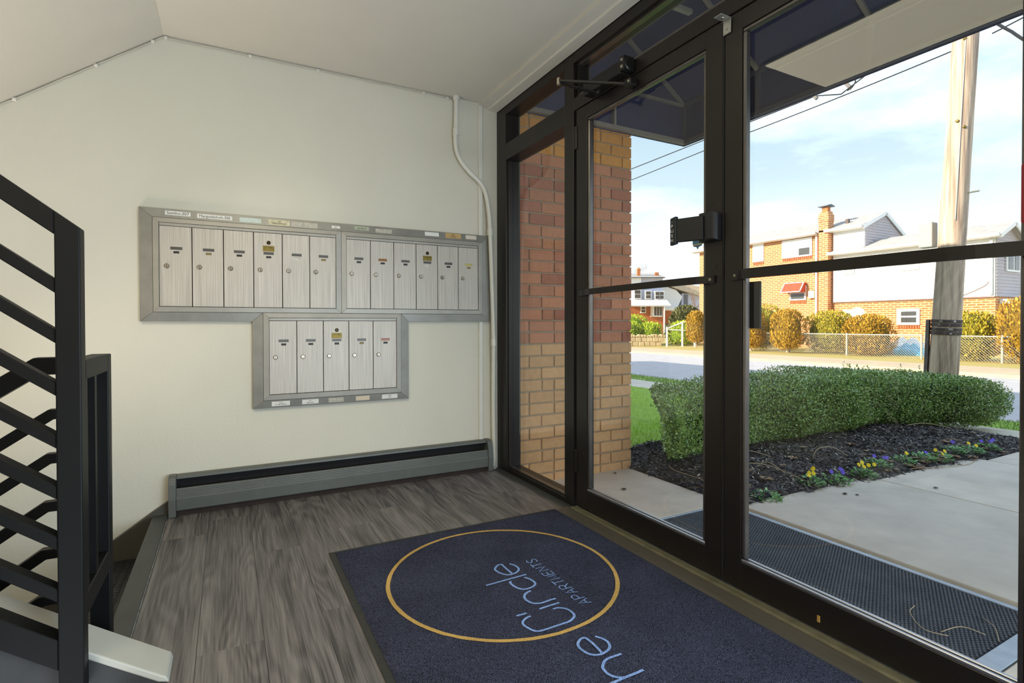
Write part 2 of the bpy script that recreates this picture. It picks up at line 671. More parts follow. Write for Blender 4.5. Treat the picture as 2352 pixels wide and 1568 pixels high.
wall_l = struct(MB().box(-4.4, 0.0, -1.9, 0.0, 0.16, 4.5).build('wall_left', wall_m))
struct(MB().box(-4.55, -5.6, -1.9, -4.4, 0.16, 4.5).build('wall_rear', wall_m))
struct(MB().box(-4.4, -5.7, -0.3, 0.02, -5.5, 4.5).build('wall_right', wall_m))
struct(MB().box(-1.896, -5.5, 2.443, 0.1, 0.0, 2.60).build('ceiling', ceil_m))
struct(MB().box(-4.4, -5.5, 4.4, -1.896, 0.0, 4.5).build('ceiling_stairwell', ceil_m))
struct(MB().box(-1.896, -5.5, 2.60, -1.80, -1.36, 4.4).build('wall_bulkhead', wall_m))
sl = 0.743
struct(MB().prism([(-1.8965, -1.36, 2.443), (-4.4, -1.36, 2.443 - sl * 2.5035), (-4.4, -1.36, 2.60 - sl * 2.5035 + 0.2), (-1.8965, -1.36, 2.60)], (0, 1.3595, 0)).build('ceiling_slope', ceil_m))
# white board along the ceiling above the glazing, stepped
tb = MB().prism([(-0.128, 0.0, 2.443), (-0.128, 0.0, 2.425), (-0.07, 0.0, 2.418), (-0.066, 0.0, 2.408), (-0.004, 0.0, 2.402), (-0.004, 0.0, 2.443)], (0, -5.45, 0))
struct(tb.build('trim_1', ceil_m))
struct(MB().box(-0.140, -0.011, 0.2, -0.111, 0.0, 2.43).build('trim_2', white_m, bevel=0.003))

# cable clipped along the junction of wall and ceiling
cb = thing('clipped_cable', (-1.896, -0.008, 2.438), 'thin white cable clipped along the top of the mailbox wall under the ceiling', 'cable')
pts = []
for i in range(26):
    t = i / 25
    X = -3.0 + t * (3.0 - 1.9)
    pts.append((X, -0.006, 2.443 + sl * (X + 1.896) - 0.008 + R.uniform(-.0025, .0025)))
for i in range(1, 24):
    X = -1.9 + i * (1.9 - 0.33) / 23
    pts.append((X, -0.006, 2.435 - 0.004 * abs(math.sin(i * 0.9)) + R.uniform(-.002, .002)))
MB().tube(pts, 0.004, 6).build('cable', pm('cable_white', '#bdb8aa', 0.6), cb, smooth=True)
for X, Z in ((-2.47, 2.006), (-2.17, 2.228), (-1.94, 2.40), (-1.885, 2.432), (-1.50, 2.431), (-1.15, 2.431), (-0.52, 2.431), (-0.36, 2.431)):
    MB().box(X - 0.008, -0.014, Z - 0.007, X + 0.008, -0.001, Z + 0.007).build('clip', white_m, cb, bevel=0.002)

# round conduit with a double bend
cd = thing('white_conduit', (-0.06, -0.03, 0.0), 'white painted pipe bending down the wall beside the dark glazed front', 'pipe')
cp = [(-0.307, -.027, 2.44), (-0.308, -.027, 2.30), (-0.312, -.027, 2.20), (-0.311, -.027, 2.14), (-0.300, -.027, 2.08), (-0.265, -.027, 2.02), (-0.21, -.027, 1.965),
      (-0.15, -.027, 1.92), (-0.112, -.027, 1.875), (-0.090, -.032, 1.80), (-0.077, -.041, 1.68), (-0.069, -.041, 1.5), (-0.058, -.041, 1.2), (-0.048, -.040, 0.90), (-0.046, -.036, 0.75), (-0.043, -.027, 0.4), (-0.038, -.027, 0.0)]
MB().tube(smooth_path(cp, 4), 0.0145, 12).build('pipe', white_m, cd, smooth=True)
for (X, Z) in ((-0.310, 2.215), (-0.072, 1.585), (-0.0475, 0.85)):
    MB().tube([(X, -.027 if Z > 2 else -.041, Z - .022), (X, -.027 if Z > 2 else -.041, Z + .022)], 0.019, 12).build('coupling', white_m, cd, smooth=False)
MB().tube([(-0.307, -.027, 2.42), (-0.307, -.027, 2.445)], 0.022, 12).build('collar', white_m, cd)

# ================================================================ STAIRS DOWN AND UP
nose = MB().prism([(-1.958, 0, 0.004), (-1.958, 0, -0.05), (-1.945, 0, -0.05), (-1.945, 0, -0.012), (-1.8885, 0, -0.006), (-1.8885, 0, 0.004), (-1.893, 0, 0.0075), (-1.95, 0, 0.0075)], (0, -1.44, 0))
struct(nose.build('trim_3', dgrey_m, bevel=0.0015))
MB().box(-1.8895, -1.44, 0.0035, -1.8875, -0.13, 0.0052).build('paint_drip', pm('paint_line', '#8d8d8a', 0.6, var=0.6, vscale=30), None)
bpy.data.objects['paint_drip'].parent = bpy.data.objects['trim_3']
tread_m = pm('black_studded_rubber', '#1c1c1c', 0.5, var=0.15, vscale=20)
st = bpy.data.objects.new('stair_down', None)
COL.objects.link(st)
st.location = (-1.95, -0.6, -0.19)
ORG['stair_down'] = (-1.95, -0.6, -0.19)
struct(st)
MB().box(-1.95, -1.44, -0.19, -1.93, 0.0, -0.012).build('riser', dgrey_m, st)
for k in range(4):
    x1, z1 = -1.945 - 0.27 * k, -0.19 * (k + 1)
    MB().box(x1 - 0.285, -1.44, z1 - 0.03, x1, -0.018, z1).build('tread', tread_m, st, bevel=0.004)
    MB().box(x1 - 0.285, -1.44, z1 - 0.22, x1 - 0.265, -0.018, z1 - 0.03).build('riser', dgrey_m, st)
    if k < 2:
        sb = MB()
        for i in range(9):
            for j in range(46):
                cx, cy = x1 - 0.015 - i * 0.0295, -0.035 - j * 0.0295
                sb.lathe((cx, cy, z1), (0, 0, 1), [(0.0105, 0), (0.0105, 0.0012), (0.0085, 0.0024)], 8)
        o = sb.build('stud', tread_m, st)
        o['kind'] = 'stuff'
struct(MB().box(-4.4, -1.45, -1.9, -1.9, 0.0, -1.55).build('floor_lower', dgrey_m))
struct(MB().box(-4.4, -1.50, -1.9, -1.9, -1.45, -0.0).build('wall_stair', wall_m))
struct(MB().prism([(-1.885, -0.02, 0.078), (-2.12, -0.02, -0.085), (-3.4, -0.02, -1.04), (-3.4, -0.02, -1.4), (-2.12, -0.02, -0.42), (-1.96, -0.02, -0.28), (-1.885, -0.02, -0.1)], (0, 0.02, 0)).build('trim_4', pm('brown_grey_skirt', '#4a4840', 0.5, var=0.1, bump=0.2), bevel=0.003))

CZ = lambda X: 0.004 + 0.705 * (-1.768 - X)
curb = MB().prism([(-1.774, -1.5205, -0.0), (-1.772, -1.5205, 0.002), (-3.1, -1.5205, CZ(-3.1) - .01), (-3.1, -1.5205, 0.0)], (0, 0.125, 0))
curb = struct(curb.build('stair_curb', pm('curb_side_paint', '#2e2f2f', 0.6, var=0.2, vscale=12)))
cap = MB().prism([(-1.764, -1.5225, -0.001), (-1.790, -1.5225, CZ(-1.79) - 0.012), (-3.1, -1.5225, CZ(-3.1) - 0.012), (-3.1, -1.5225, CZ(-3.1) + 0.006), (-1.770, -1.5225, CZ(-1.770) + 0.010)], (0, 0.130, 0))
cap.build('curb_cap', pm('curb_paint', '#b2b1a8', 0.5, var=0.06, bump=0.2), curb, bevel=0.004, seg=2)
su = bpy.data.objects.new('stair_up', None)
COL.objects.link(su)
su.location = (-2.2, -2.2, 0)
ORG['stair_up'] = (-2.2, -2.2, 0)
struct(su)
for k in range(6):
    xk = -2.32 - 0.25 * k
    MB().box(xk - 0.27, -2.85, 0.18 * (k + 1) - 0.03, xk + 0.02, -1.58, 0.18 * (k + 1)).build('tread', tread_m, su)
    MB().box(xk - 0.02, -2.85, 0.18 * k, xk, -1.58, 0.18 * (k + 1) - 0.03).build('riser', dgrey_m, su)

# railing of the upward flight
ru = thing('stair_railing', (-1.963, -1.548, 0.0), 'near black metal stair railing with slanting bars rising from a square post', 'railing')
rs = 0.77
MB().prism([(-1.988, -1.573, 0.055), (-1.938, -1.573, 0.055), (-1.938, -1.573, 1.214), (-1.988, -1.573, 1.214 + 0.05 * rs)], (0, 0.05, 0)).build('post', rail_m, ru, bevel=0.003, seg=2)
def raked(name, ztop, h, y0, y1, xa=-1.988, xb=-3.0, root=ru, slope=rs):
    MB().prism([(xa, y0, ztop), (xb, y0, ztop + slope * (xa - xb)), (xb, y0, ztop + slope * (xa - xb) - h), (xa, y0, ztop - h)], (0, y1 - y0, 0)).build(name, rail_m, root, bevel=0.002)
raked('top_rail', 1.2525, 0.058, -1.573, -1.523)
for zt in (1.086, 0.963, 0.834, 0.705, 0.580, 0.455, 0.326):
    raked('bar', zt, 0.034, -1.566, -1.530)
raked('bottom_rail', 0.203, 0.075, -1.573, -1.523)

# guard and railing of the downward flight
rd = thing('landing_railing', (-1.963, -1.21, 0.0), 'far black metal guard with upright bars and slanting bars running down the lower flight', 'railing')
MB().box(-1.988, -1.235, 0.012, -1.938, -1.185, 0.885).build('post', rail_m, rd, bevel=0.003, seg=2)
MB().box(-1.988, -1.5225, 0.834, -1.938, -1.236, 0.885).build('top_rail', rail_m, rd, bevel=0.003)
MB().box(-1.986, -1.5225, 0.225, -1.940, -1.236, 0.288).build('bottom_rail', rail_m, rd, bevel=0.003)
for yy in (-1.388, -1.498):
    MB().box(-1.978, yy - 0.012, 0.288, -1.942, yy + 0.012, 0.834).build('bar', rail_m, rd)
dsl = 0.70
def bent(name, z, h, xb, y0=-1.232, y1=-1.188):
    MB().prism([(-1.988, y0, z), (xb, y0, z), (-3.0, y0, z - dsl * (xb + 3.0)), (-3.0, y0, z - dsl * (xb + 3.0) - h * 1.2), (xb + 0.012, y0, z - h), (-1.988, y0, z - h)], (0, y1 - y0, 0)).build(name, rail_m, rd, bevel=0.002)
bent('handrail', 0.879, 0.05, -2.113)
for z in (0.726, 0.596, 0.455, 0.316, 0.18):
    bent('bar', z, 0.029, -2.083 - (0.726 - z) * 0.05, -1.225, -1.195)

# ================================================================ BASEBOARD HEATER
ht = thing('baseboard_heater', (-0.95, -0.03, 0.0), 'long grey enamelled baseboard heater with a dark slot under the mailboxes', 'heater')
hxa, hxb = -1.852, -0.105
def hprof(name, pts, m, a=hxa, b=hxb, **k):
    MB().prism([(a, y, z) for y, z in pts], (b - a, 0, 0)).build(name, m, ht, **k)
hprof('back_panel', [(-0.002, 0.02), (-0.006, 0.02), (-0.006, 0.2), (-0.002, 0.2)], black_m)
hprof('hood', [(-0.001, 0.198), (-0.008, 0.205), (-0.036, 0.204), (-0.047, 0.198), (-0.049, 0.187), (-0.045, 0.187), (-0.040, 0.194), (-0.001, 0.194)], grey_m, bevel=0.001)
hprof('front_panel', [(-0.060, 0.144), (-0.066, 0.141), (-0.074, 0.098), (-0.076, 0.092), (-0.073, 0.034), (-0.069, 0.030), (-0.066, 0.034), (-0.068, 0.09), (-0.058, 0.140)], grey_m, bevel=0.001)
ribs = MB()
for i in range(5):
    yy, zz = -0.0672 - i * 0.0015, 0.136 - i * 0.0085
    ribs.prism([(hxa, yy, zz), (hxa, yy - 0.0022, zz - 0.002), (hxa, yy - 0.0007, zz - 0.004)], (hxb - hxa, 0, 0))
ribs.build('rib', grey_m, ht)
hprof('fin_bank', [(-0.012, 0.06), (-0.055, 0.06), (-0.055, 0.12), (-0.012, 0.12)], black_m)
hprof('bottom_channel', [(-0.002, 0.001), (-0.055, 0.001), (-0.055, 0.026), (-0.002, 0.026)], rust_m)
for nm, a, b in (('end_cap', -1.886, -1.853), ('end_cap', -0.104, -0.072)):
    MB().prism([(a, -0.001, 0.002), (a, -0.079, 0.002), (a, -0.082, 0.09), (a, -0.074, 0.165), (a, -0.062, 0.196), (a, -0.045, 0.206), (a, -0.001, 0.206)], (b - a, 0, 0)).build(nm, grey_m, ht, bevel=0.003, seg=2)

# ================================================================ MAILBOXES
sur = thing('mailbox_surround', (-1.03, 0.0, 1.0), 'dull aluminium stepped surround framing the three mailbox banks, with name labels', 'frame')
OUT = [(-2.003, 1.563), (-0.068, 1.563), (-0.068, 0.991), (-0.627, 0.991), (-0.627, 0.513), (-1.499, 0.513), (-1.499, 0.991), (-2.003, 0.991)]
INN = [(-1.947, 1.516), (-0.126, 1.516), (-0.126, 1.038), (-0.677, 1.038), (-0.677, 0.556), (-1.446, 0.556), (-1.446, 1.038), (-1.947, 1.038)]
for i in range(8):
    j = (i + 1) % 8
    a, b, c, d = OUT[i], OUT[j], INN[j], INN[i]
    g = 0.0006
    MB().hexa([(a[0], -0.0005, a[1]), (b[0], -0.0005, b[1]), (c[0], -0.0005, c[1]), (d[0], -0.0005, d[1])],
              [(a[0], -0.022, a[1]), (b[0], -0.022, b[1]), (c[0], -0.030, c[1]), (d[0], -0.030, d[1])]).build('trim_strip', alu3_m, sur, bevel=0.0012)

def unit(nm, label, x0, x1, z0, z1, edges, dz0, dz1, master, slots, tilt):
    u = thing(nm, ((x0 + x1) / 2, 0.0, z0), label, 'mailbox', 'aluminium mailbox banks on the wall')
    # four mitred frame strips
    o4 = [(x0, z1), (x1, z1), (x1, z0), (x0, z0)]
    ex0, ex1 = edges[0], edges[-1]
    i4 = [(ex0, dz1), (ex1, dz1), (ex1, dz0), (ex0, dz0)]
    for i in range(4):
        j = (i + 1) % 4
        a, b, c, d = o4[i], o4[j], i4[j], i4[i]
        MB().hexa([(a[0], -0.004, a[1]), (b[0], -0.004, b[1]), (c[0], -0.004, c[1]), (d[0], -0.004, d[1])],
                  [(a[0], -0.033, a[1]), (b[0], -0.033, b[1]), (c[0], -0.036, c[1]), (d[0], -0.036, d[1])]).build('frame_strip', alu2_m, u, bevel=0.001)
    MB().box(ex0, -0.008, dz0, ex1, -0.004, dz1).build('cabinet_back', black_m, u)
    MB().box(ex0 + 0.001, -0.031, dz1 - 0.0155, ex1 - 0.001, -0.012, dz1 - 0.001).build('header_strip', alu2_m, u, bevel=0.0008)
    top = dz1 - 0.018
    H = top - dz0 - 0.003
    for k in range(len(edges) - 1):
        a, b = edges[k] + 0.0022, edges[k + 1] - 0.0022
        w = b - a
        cx = (a + b) / 2 + 0.003
        zs, zn, zl = top - 0.272 * H, top - 0.322 * H, top - 0.497 * H
        h1 = (cx - 0.026, cx + 0.026, zs - 0.0075, zs + 0.0075)
        h2 = (cx - 0.013, cx + 0.013, zn - 0.006, zn + 0.006)
        m = MB()
        plate_with_holes(m, a, b, dz0 + 0.003, top, -0.030, -0.012, [h1, h2])
        dr = m.build('mailbox_door', alu_m, u)
        c1, c2 = slots[k]
        MB().box(h1[0] - .002, -0.0275, h1[2] - .002, h1[1] + .002, -0.026, h1[3] + .002).build('name_slot', c1, dr)
        MB().box(h2[0] - .002, -0.0245, h2[2] - .002, h2[1] + .002, -0.023, h2[3] + .002).build('number_slot', c2, dr)
        lx = a + 0.215 * w
        lk = MB().lathe((lx, -0.0298, zl), (0, -1, 0), [(0.0125, 0), (0.0125, 0.002), (0.0105, 0.0055), (0.0085, 0.0075), (0.0085, 0.0062)], 16)
        lk.build('lock', chrome_m, dr, smooth=False)
        MB().box(lx - 0.0012, -0.0372, zl - 0.006, lx + 0.0012, -0.0362, zl + 0.004).build('keyhole', black_m, dr)
        if k == master:
            zk = top - 0.128 * H
            kl = MB().lathe((cx, -0.0299, zk), (0, -1, 0), [(0.0105, 0), (0.0105, 0.002), (0.0085, 0.0026), (0.006, 0.001)], 14)
            kl.build('master_lock', pm('dark_bronze_lock', '#3a2f1c', 0.35, 0.8), dr)
            zp = top - 0.207 * H
            pl = MB().box(cx - 0.029, -0.0312, zp - 0.0155, cx + 0.029, -0.0299, zp + 0.0155)
            pl.build('mail_plate', brass_m, dr, bevel=0.0005)
            t = MB()
            text_on(t, 'U.S. MAIL', 0.010, (cx, -0.0320, zp + 0.006), (1, 0, 0), (0, 0, 1))
            for s_ in (-1, 1):
                t.lathe((cx + s_ * 0.023, -0.0312, zp), (0, -1, 0), [(0.0016, 0), (0.0012, 0.0006)], 8)
            t.build('plate_lettering', ink_m, dr)
    return u

gs = pm('slot_grey', '#55514d', 0.4, 0.3)
ds = pm('slot_dark', '#2a2826', 0.5)
os_ = pm('slot_amber', '#8a5c1c', 0.5)
ys_ = pm('slot_yellow', '#b9ab62', 0.5)
rs_ = pm('slot_red_tape', '#a9776a', 0.5)
bs_ = pm('slot_brass', '#8d7a45', 0.5)
ws_ = pm('slot_white', '#d6d4cc', 0.5)
unit('mailbox_bank', 'bank of six aluminium mailboxes at the upper left of the surround', -1.946, -1.0315, 1.039, 1.515,
     [-1.920 + 0.1432 * i for i in range(7)], 1.065, 1.492, 3, [(gs, ds), (gs, bs_), (gs, ds), (gs, ds), (gs, ws_), (gs, bs_)], 0)
unit('mailbox_bank', 'bank of six aluminium mailboxes at the upper right beside the white pipe', -1.0305, -0.1265, 1.039, 1.515,
     [-1.003 + 0.1413 * i for i in range(7)], 1.066, 1.490, 3, [(gs, ds), (os_, ds), (gs, ds), (gs, ws_), (gs, ds), (ys_, bs_)], 0)
unit('mailbox_bank', 'lower centred bank of five aluminium mailboxes under the two upper banks', -1.4455, -0.6775, 0.557, 1.0375,
     [-1.417 + 0.1424 * i for i in range(6)], 0.586, 1.011, 2, [(gs, ds), (gs, ds), (gs, ds), (gs, bs_), (rs_, ds)], 0)

def sticker(name, label, x0, x1, z0, z1, mt, text=None, tsize=0.016, y=-0.0275, lines=None, ink=None):
    # the strips lean: deeper towards the boxes
    lean = (lambda z: -(0.022 + 0.008 * (1.563 - z) / 0.047) - 0.0003) if z0 > 1 else (lambda z: -(0.022 + 0.008 * (z - 0.513) / 0.043) - 0.0003)
    k = lambda z, d: lean(z) - d
    m = MB().hexa([(x0, k(z0, 0), z0), (x1, k(z0, 0), z0), (x1, k(z1, 0), z1), (x0, k(z1, 0), z1)], [(x0, k(z0, .0007), z0), (x1, k(z0, .0007), z0), (x1, k(z1, .0007), z1), (x0, k(z1, .0007), z1)])
    o = m.build(name, mt, sur)
    o['label'] = label
    if text:
        t = MB()
        ls = text if isinstance(text, list) else [text]
        for i, l_ in enumerate(ls):
            zc = (z0 + z1) / 2 + tsize * 0.9 * ((len(ls) - 1) / 2 - i)
            text_on(t, l_, tsize, ((x0 + x1) / 2, k(zc, .0012), zc), (1, 0, 0), (0, (lean(zc + .01) - lean(zc)) / .01, 1))
        t.build('lettering', ink or ink_m, o)
    return o
yel = pm('aged_yellow_tape', '#c9c3a3', 0.5, var=0.2, vscale=60)
teal = pm('pale_teal_label', '#c3cfc9', 0.5, var=0.06, vscale=60)
org = pm('orange_label', '#c0a069', 0.5)
smear = pm('old_label_residue', '#b7b2a5', 0.6, var=0.25, vscale=90)
grn = pm('pale_green_tape', '#aab09a', 0.5, var=0.2, vscale=70)
zt0, zt1 = 1.527, 1.551
sticker('name_label', 'white typed label at the far left of the top strip', -1.893, -1.782, 1.531, 1.553, paper_m, 'Semko-307', 0.0215)
sticker('name_label', 'second white typed label on the top strip', -1.753, -1.592, 1.528, 1.550, paper_m, 'Margvelashvili-306', 0.0195)
sticker('name_label', 'pale teal blank label', -1.557, -1.452, 1.525, 1.550, teal)
sticker('name_label', 'yellowed label with smeared writing', -1.415, -1.308, 1.522, 1.552, yel, ['304', 'HERNANDEZ'], 0.0125)
sticker('name_label', 'worn tape residue', -1.300, -1.16, 1.520, 1.550, smear)
sticker('name_label', 'tiny white label reading a number', -1.083, -1.036, 1.531, 1.546, paper_m, '#2', 0.0125)
sticker('name_label', 'green edged handwritten label', -0.952, -0.868, 1.532, 1.553, grn, 'Amorosi', 0.014)
sticker('name_label', 'torn label residue', -0.83, -0.73, 1.525, 1.55, smear)
sticker('name_label', 'faded label remains', -0.69, -0.58, 1.525, 1.55, alu3_m)
sticker('name_label', 'plain white label', -0.520, -0.427, 1.531, 1.556, paper_m)
sticker('name_label', 'orange handwritten label', -0.382, -0.275, 1.527, 1.560, org, ['209', 'Wilson'], 0.0135)
sticker('name_label', 'cream label at the right end of the strip', -0.242, -0.166, 1.530, 1.556, pm('cream_label', '#d8cdbd', 0.5))
for (a, b, t, mm, lb) in ((-1.405, -1.312, ['312', 'M. PETROV'], paper_m, 'white pencilled label on the lower strip'), (-1.248, -1.160, ['311', 'Johnson'], paper_m, 'white label with bold handwriting on the lower strip'),
                          (-1.105, -1.020, None, smear, 'torn white label on the lower strip'), (-0.950, -0.87, None, pm('peach_label', '#d9c9b0', 0.5), 'peach blank label on the lower strip'),
                          (-0.795, -0.700, ['308', 'Lee'], paper_m, 'white label at the right end of the lower strip')):
    sticker('name_label', lb, a, b, 0.522, 0.548, mm, t, 0.0115)

# ================================================================ ENTRANCE MAT
mt = thing('entrance_mat', (-0.68, -1.7, 0.0), 'navy carpet entrance mat with gold ring and light blue lettering inside the door', 'mat')
MB().box(-1.246, -2.75, 0.0004, -0.108, -0.884, 0.004).build('rubber_backing', rubber_m, mt, bevel=0.0015)
# pile as a gently uneven sheet
gx, gy = 70, 110
xs_ = np.linspace(-1.222, -0.113, gx)
ys2 = np.linspace(-2.74, -0.900, gy)
pv = []
for j in range(gy):
    for i in range(gx):
        edge = i in (0, gx - 1) or j in (0, gy - 1)
        pv.append((xs_[i] + (NR.normal() * .0012 if edge else 0), ys2[j] + (NR.normal() * .0012 if edge else 0), 0.0052 if edge else 0.0105 + NR.normal() * 0.0006))
pf = [(j * gx + i, j * gx + i + 1, (j + 1) * gx + i + 1, (j + 1) * gx + i) for j in range(gy - 1) for i in range(gx - 1)]
MB().add(pv, pf).build('pile', carpet_m, mt, smooth=True)
ring = MB()
n = 96
v_ = []
for k in range(n):
    t = 2 * math.pi * k / n
    for r_ in (0.4255, 0.4405):
        v_.append((-0.687 + r_ * math.cos(t) + R.uniform(-.0008, .0008), -1.42 + r_ * math.sin(t) + R.uniform(-.0008, .0008), 0.0122))
ring.add(v_, [(2 * k, 2 * k + 1, (2 * k + 3) % (2 * n), (2 * k + 2) % (2 * n)) for k in range(n)])
ring.build('gold_ring', carpet_y, mt)
STROKES = {
'e': [(-0.6262,-1.3557),(-0.6162,-1.3723),(-0.6118,-1.3967),(-0.6162,-1.416),(-0.63,-1.4298),(-0.6461,-1.4368),(-0.6665,-1.4387),(-0.6816,-1.4306),(-0.6933,-1.4113),(-0.6993,-1.3897),(-0.6987,-1.3714),(-0.6853,-1.3543),(-0.6689,-1.3438),(-0.6558,-1.3425)],
'e_bar': [(-0.6558,-1.3425),(-0.6569,-1.3833),(-0.6564,-1.4327)],
'l': [(-0.7846,-1.4711),(-0.7014,-1.4687),(-0.611,-1.4662)],
'c': [(-0.6297,-1.4841),(-0.6194,-1.5021),(-0.6153,-1.5241),(-0.6167,-1.5427),(-0.628,-1.5557),(-0.648,-1.5636),(-0.6691,-1.5638),(-0.6833,-1.5561),(-0.6926,-1.5395),(-0.6972,-1.5182),(-0.6975,-1.4991),(-0.6953,-1.4906),(-0.6878,-1.4898)],
'r': [(-0.6592,-1.5828),(-0.6784,-1.5882),(-0.6931,-1.598),(-0.7015,-1.6109),(-0.7057,-1.628),(-0.7028,-1.6464),(-0.6956,-1.6607),(-0.6814,-1.6704),(-0.6607,-1.6733),(-0.6342,-1.6708),(-0.6094,-1.6714)],
'i': [(-0.6957,-1.7033),(-0.6558,-1.7014),(-0.6144,-1.7004)],
'dot': [(-0.7838,-1.7041),(-0.7652,-1.7047),(-0.7465,-1.7052)],
'C': [(-0.6552,-1.7251),(-0.6382,-1.7263),(-0.6239,-1.7352),(-0.6133,-1.7497),(-0.61,-1.7711),(-0.6143,-1.7918),(-0.6288,-1.8047),(-0.6501,-1.8135),(-0.6786,-1.8144),(-0.7106,-1.8149),(-0.742,-1.8154),(-0.7651,-1.8132),(-0.7782,-1.801),(-0.7859,-1.7795),(-0.7891,-1.7601),(-0.7837,-1.745),(-0.7678,-1.7334),(-0.7541,-1.7277),(-0.7436,-1.7278)],
'e2': [(-0.6255,-1.9193),(-0.618,-1.9316),(-0.6114,-1.9461),(-0.6104,-1.9629),(-0.6187,-1.9821),(-0.633,-1.9925),(-0.646,-1.9969),(-0.6599,-1.9994),(-0.6722,-1.9977),(-0.6848,-1.9922),(-0.6959,-1.98),(-0.7007,-1.9636),(-0.7023,-1.9448),(-0.6966,-1.9283),(-0.6832,-1.9155),(-0.67,-1.9091),(-0.657,-1.9106)],
'e2_bar': [(-0.657,-1.9106),(-0.654,-1.942),(-0.6563,-1.9748),(-0.6591,-1.9961)],
'h': [(-0.6108,-2.0259),(-0.6327,-2.0252),(-0.6562,-2.0248),(-0.6723,-2.0281),(-0.6861,-2.0373),(-0.698,-2.0494),(-0.7016,-2.0634),(-0.7018,-2.08),(-0.6961,-2.093),(-0.6846,-2.1046),(-0.6684,-2.1123)],
'h_stem': [(-0.6043,-2.1113),(-0.6356,-2.1124),(-0.6684,-2.1123),(-0.73,-2.114),(-0.79,-2.116)],
}
zl_ = 0.0122
for k_, P_ in STROKES.items():
    m = MB()
    zl_ += 0.00006
    ribbon(m, [(p.x, p.y) for p in smooth_path([(a, b, 0) for a, b in P_], 3)], 0.0085, zl_)
    m.build('letter_stroke', carpet_b, mt)
LET = {'A': [[(0, 0), (.5, 1), (1, 0)], [(.2, .36), (.8, .36)]], 'P': [[(0, 0), (0, 1), (.7, 1), (.95, .8), (.9, .6), (.65, .48), (0, .48)]],
       'R': [[(0, 0), (0, 1), (.7, 1), (.95, .8), (.9, .6), (.65, .48), (0, .48)], [(.5, .48), (1, 0)]], 'T': [[(0, 1), (1, 1)], [(.5, 1), (.5, 0)]],
       'M': [[(0, 0), (0.08, 1), (.5, .15), (.92, 1), (1, 0)]], 'E': [[(.85, 0), (0, 0), (0, 1), (.85, 1)], [(0, .52), (.75, .52)]],
       'N': [[(0, 0), (0, 1), (1, 0), (1, 1)]], 'S': [[(0, .12), (.35, 0), (.8, .08), (.9, .28), (.6, .48), (.25, .56), (.08, .78), (.3, .97), (.65, 1), (.95, .88)]]}
word = 'APARTMENTS'
for i, ch in enumerate(word):
    m = MB()
    y0 = -1.7536 + i * 0.0398 + 0.004
    for STQ, stq in enumerate(LET[ch]):
        ribbon(m, [(-0.513 - b * 0.043, y0 + a * 0.029) for a, b in stq], 0.0045, 0.0124 + 0.00005 * STQ)
    m.build('letter_stroke', carpet_b, mt)

# ================================================================ CEILING LIGHT (2x4 troffer, also mirrored in the right door)
cl = thing('ceiling_light', (-1.28, -1.85, 2.443), 'flat glowing rectangular light panel on the lobby ceiling above the mat', 'light')
MB().box(-1.575, -2.475, 2.425, -0.985, -1.245, 2.4425).build('light_frame', white_m, cl, bevel=0.003)
MB().box(-1.560, -2.46, 2.4215, -1.085, -1.26, 2.4255).build('diffuser', emit_mat('panel_glow', '#f3e9c6', LIGHT_PANEL), cl)
MB().box(-1.078, -2.46, 2.4215, -1.0, -1.26, 2.4255).build('diffuser', MATS['panel_glow'], cl)

# ================================================================ GLAZED FRONT
w1 = bpy.data.objects.new('window_1', None)
COL.objects.link(w1)
w1.location = (0.05, -0.45, 0.0)
ORG['window_1'] = (0.05, -0.45, 0.0)
struct(w1)
def fr(name, x0, y0, z0, x1, y1, z1, p, m=frame_m, bv=0.0015):
    return MB().box(x0, y0, z0, x1, y1, z1).build(name, m, p, bevel=bv)
fr('jamb', 0.0, -0.128, 0.0, 0.11, -0.004, 2.402, w1)
fr('jamb_bead', 0.016, -0.1365, 0.032, 0.045, -0.128, 2.05, w1, frame_m, 0.001)
fr('mullion', 0.0, -0.905, 0.0, 0.11, -0.818, 2.402, w1)
fr('sill', 0.0, -0.818, 0.0, 0.11, -0.128, 0.030, w1)
fr('sill_bead', 0.014, -0.818, 0.030, 0.042, -0.1365, 0.040, w1, frame2_m, 0.001)
fr('transom_bar', 0.0, -0.818, 2.050, 0.11, -0.128, 2.158, w1)
fr('head', 0.0, -0.818, 2.35, 0.11, -0.128, 2.402, w1)
MB().box(0.05, -0.818, 0.035, 0.056, -0.13, 2.05).build('pane', glass, w1)
MB().box(0.05, -0.818, 2.158, 0.056, -0.128, 2.35).build('pane', glass, w1)
for z in (1.05,):
    MB().lathe((-0.0, -0.10, 1.10), (-1, 0, 0), [(0.004, -0.001), (0.003, 0.0015)], 8).build('screw', chrome_m, w1)
w2 = bpy.data.objects.new('window_2', None)
COL.objects.link(w2)
w2.location = (0.05, -1.85, 2.2)
ORG['window_2'] = (0.05, -1.85, 2.2)
struct(w2)
fr('transom_bar', 0.0, -2.83, 2.098, 0.11, -0.905, 2.162, w2)
fr('glazing_stop', 0.02, -2.83, 2.162, 0.05, -0.905, 2.185, w2, frame2_m, 0.001)
fr('head', 0.0, -2.83, 2.35, 0.11, -0.905, 2.402, w2)
fr('upper_stop', 0.02, -2.83, 2.335, 0.05, -0.905, 2.35, w2, frame2_m, 0.001)
fr('side_stop', 0.02, -0.925, 2.185, 0.05, -0.905, 2.335, w2)
MB().box(0.05, -2.83, 2.162, 0.056, -0.905, 2.35).build('pane', glass, w2)
fr('mullion', 0.0, -2.915, 0.0, 0.11, -2.83, 2.402, w2)
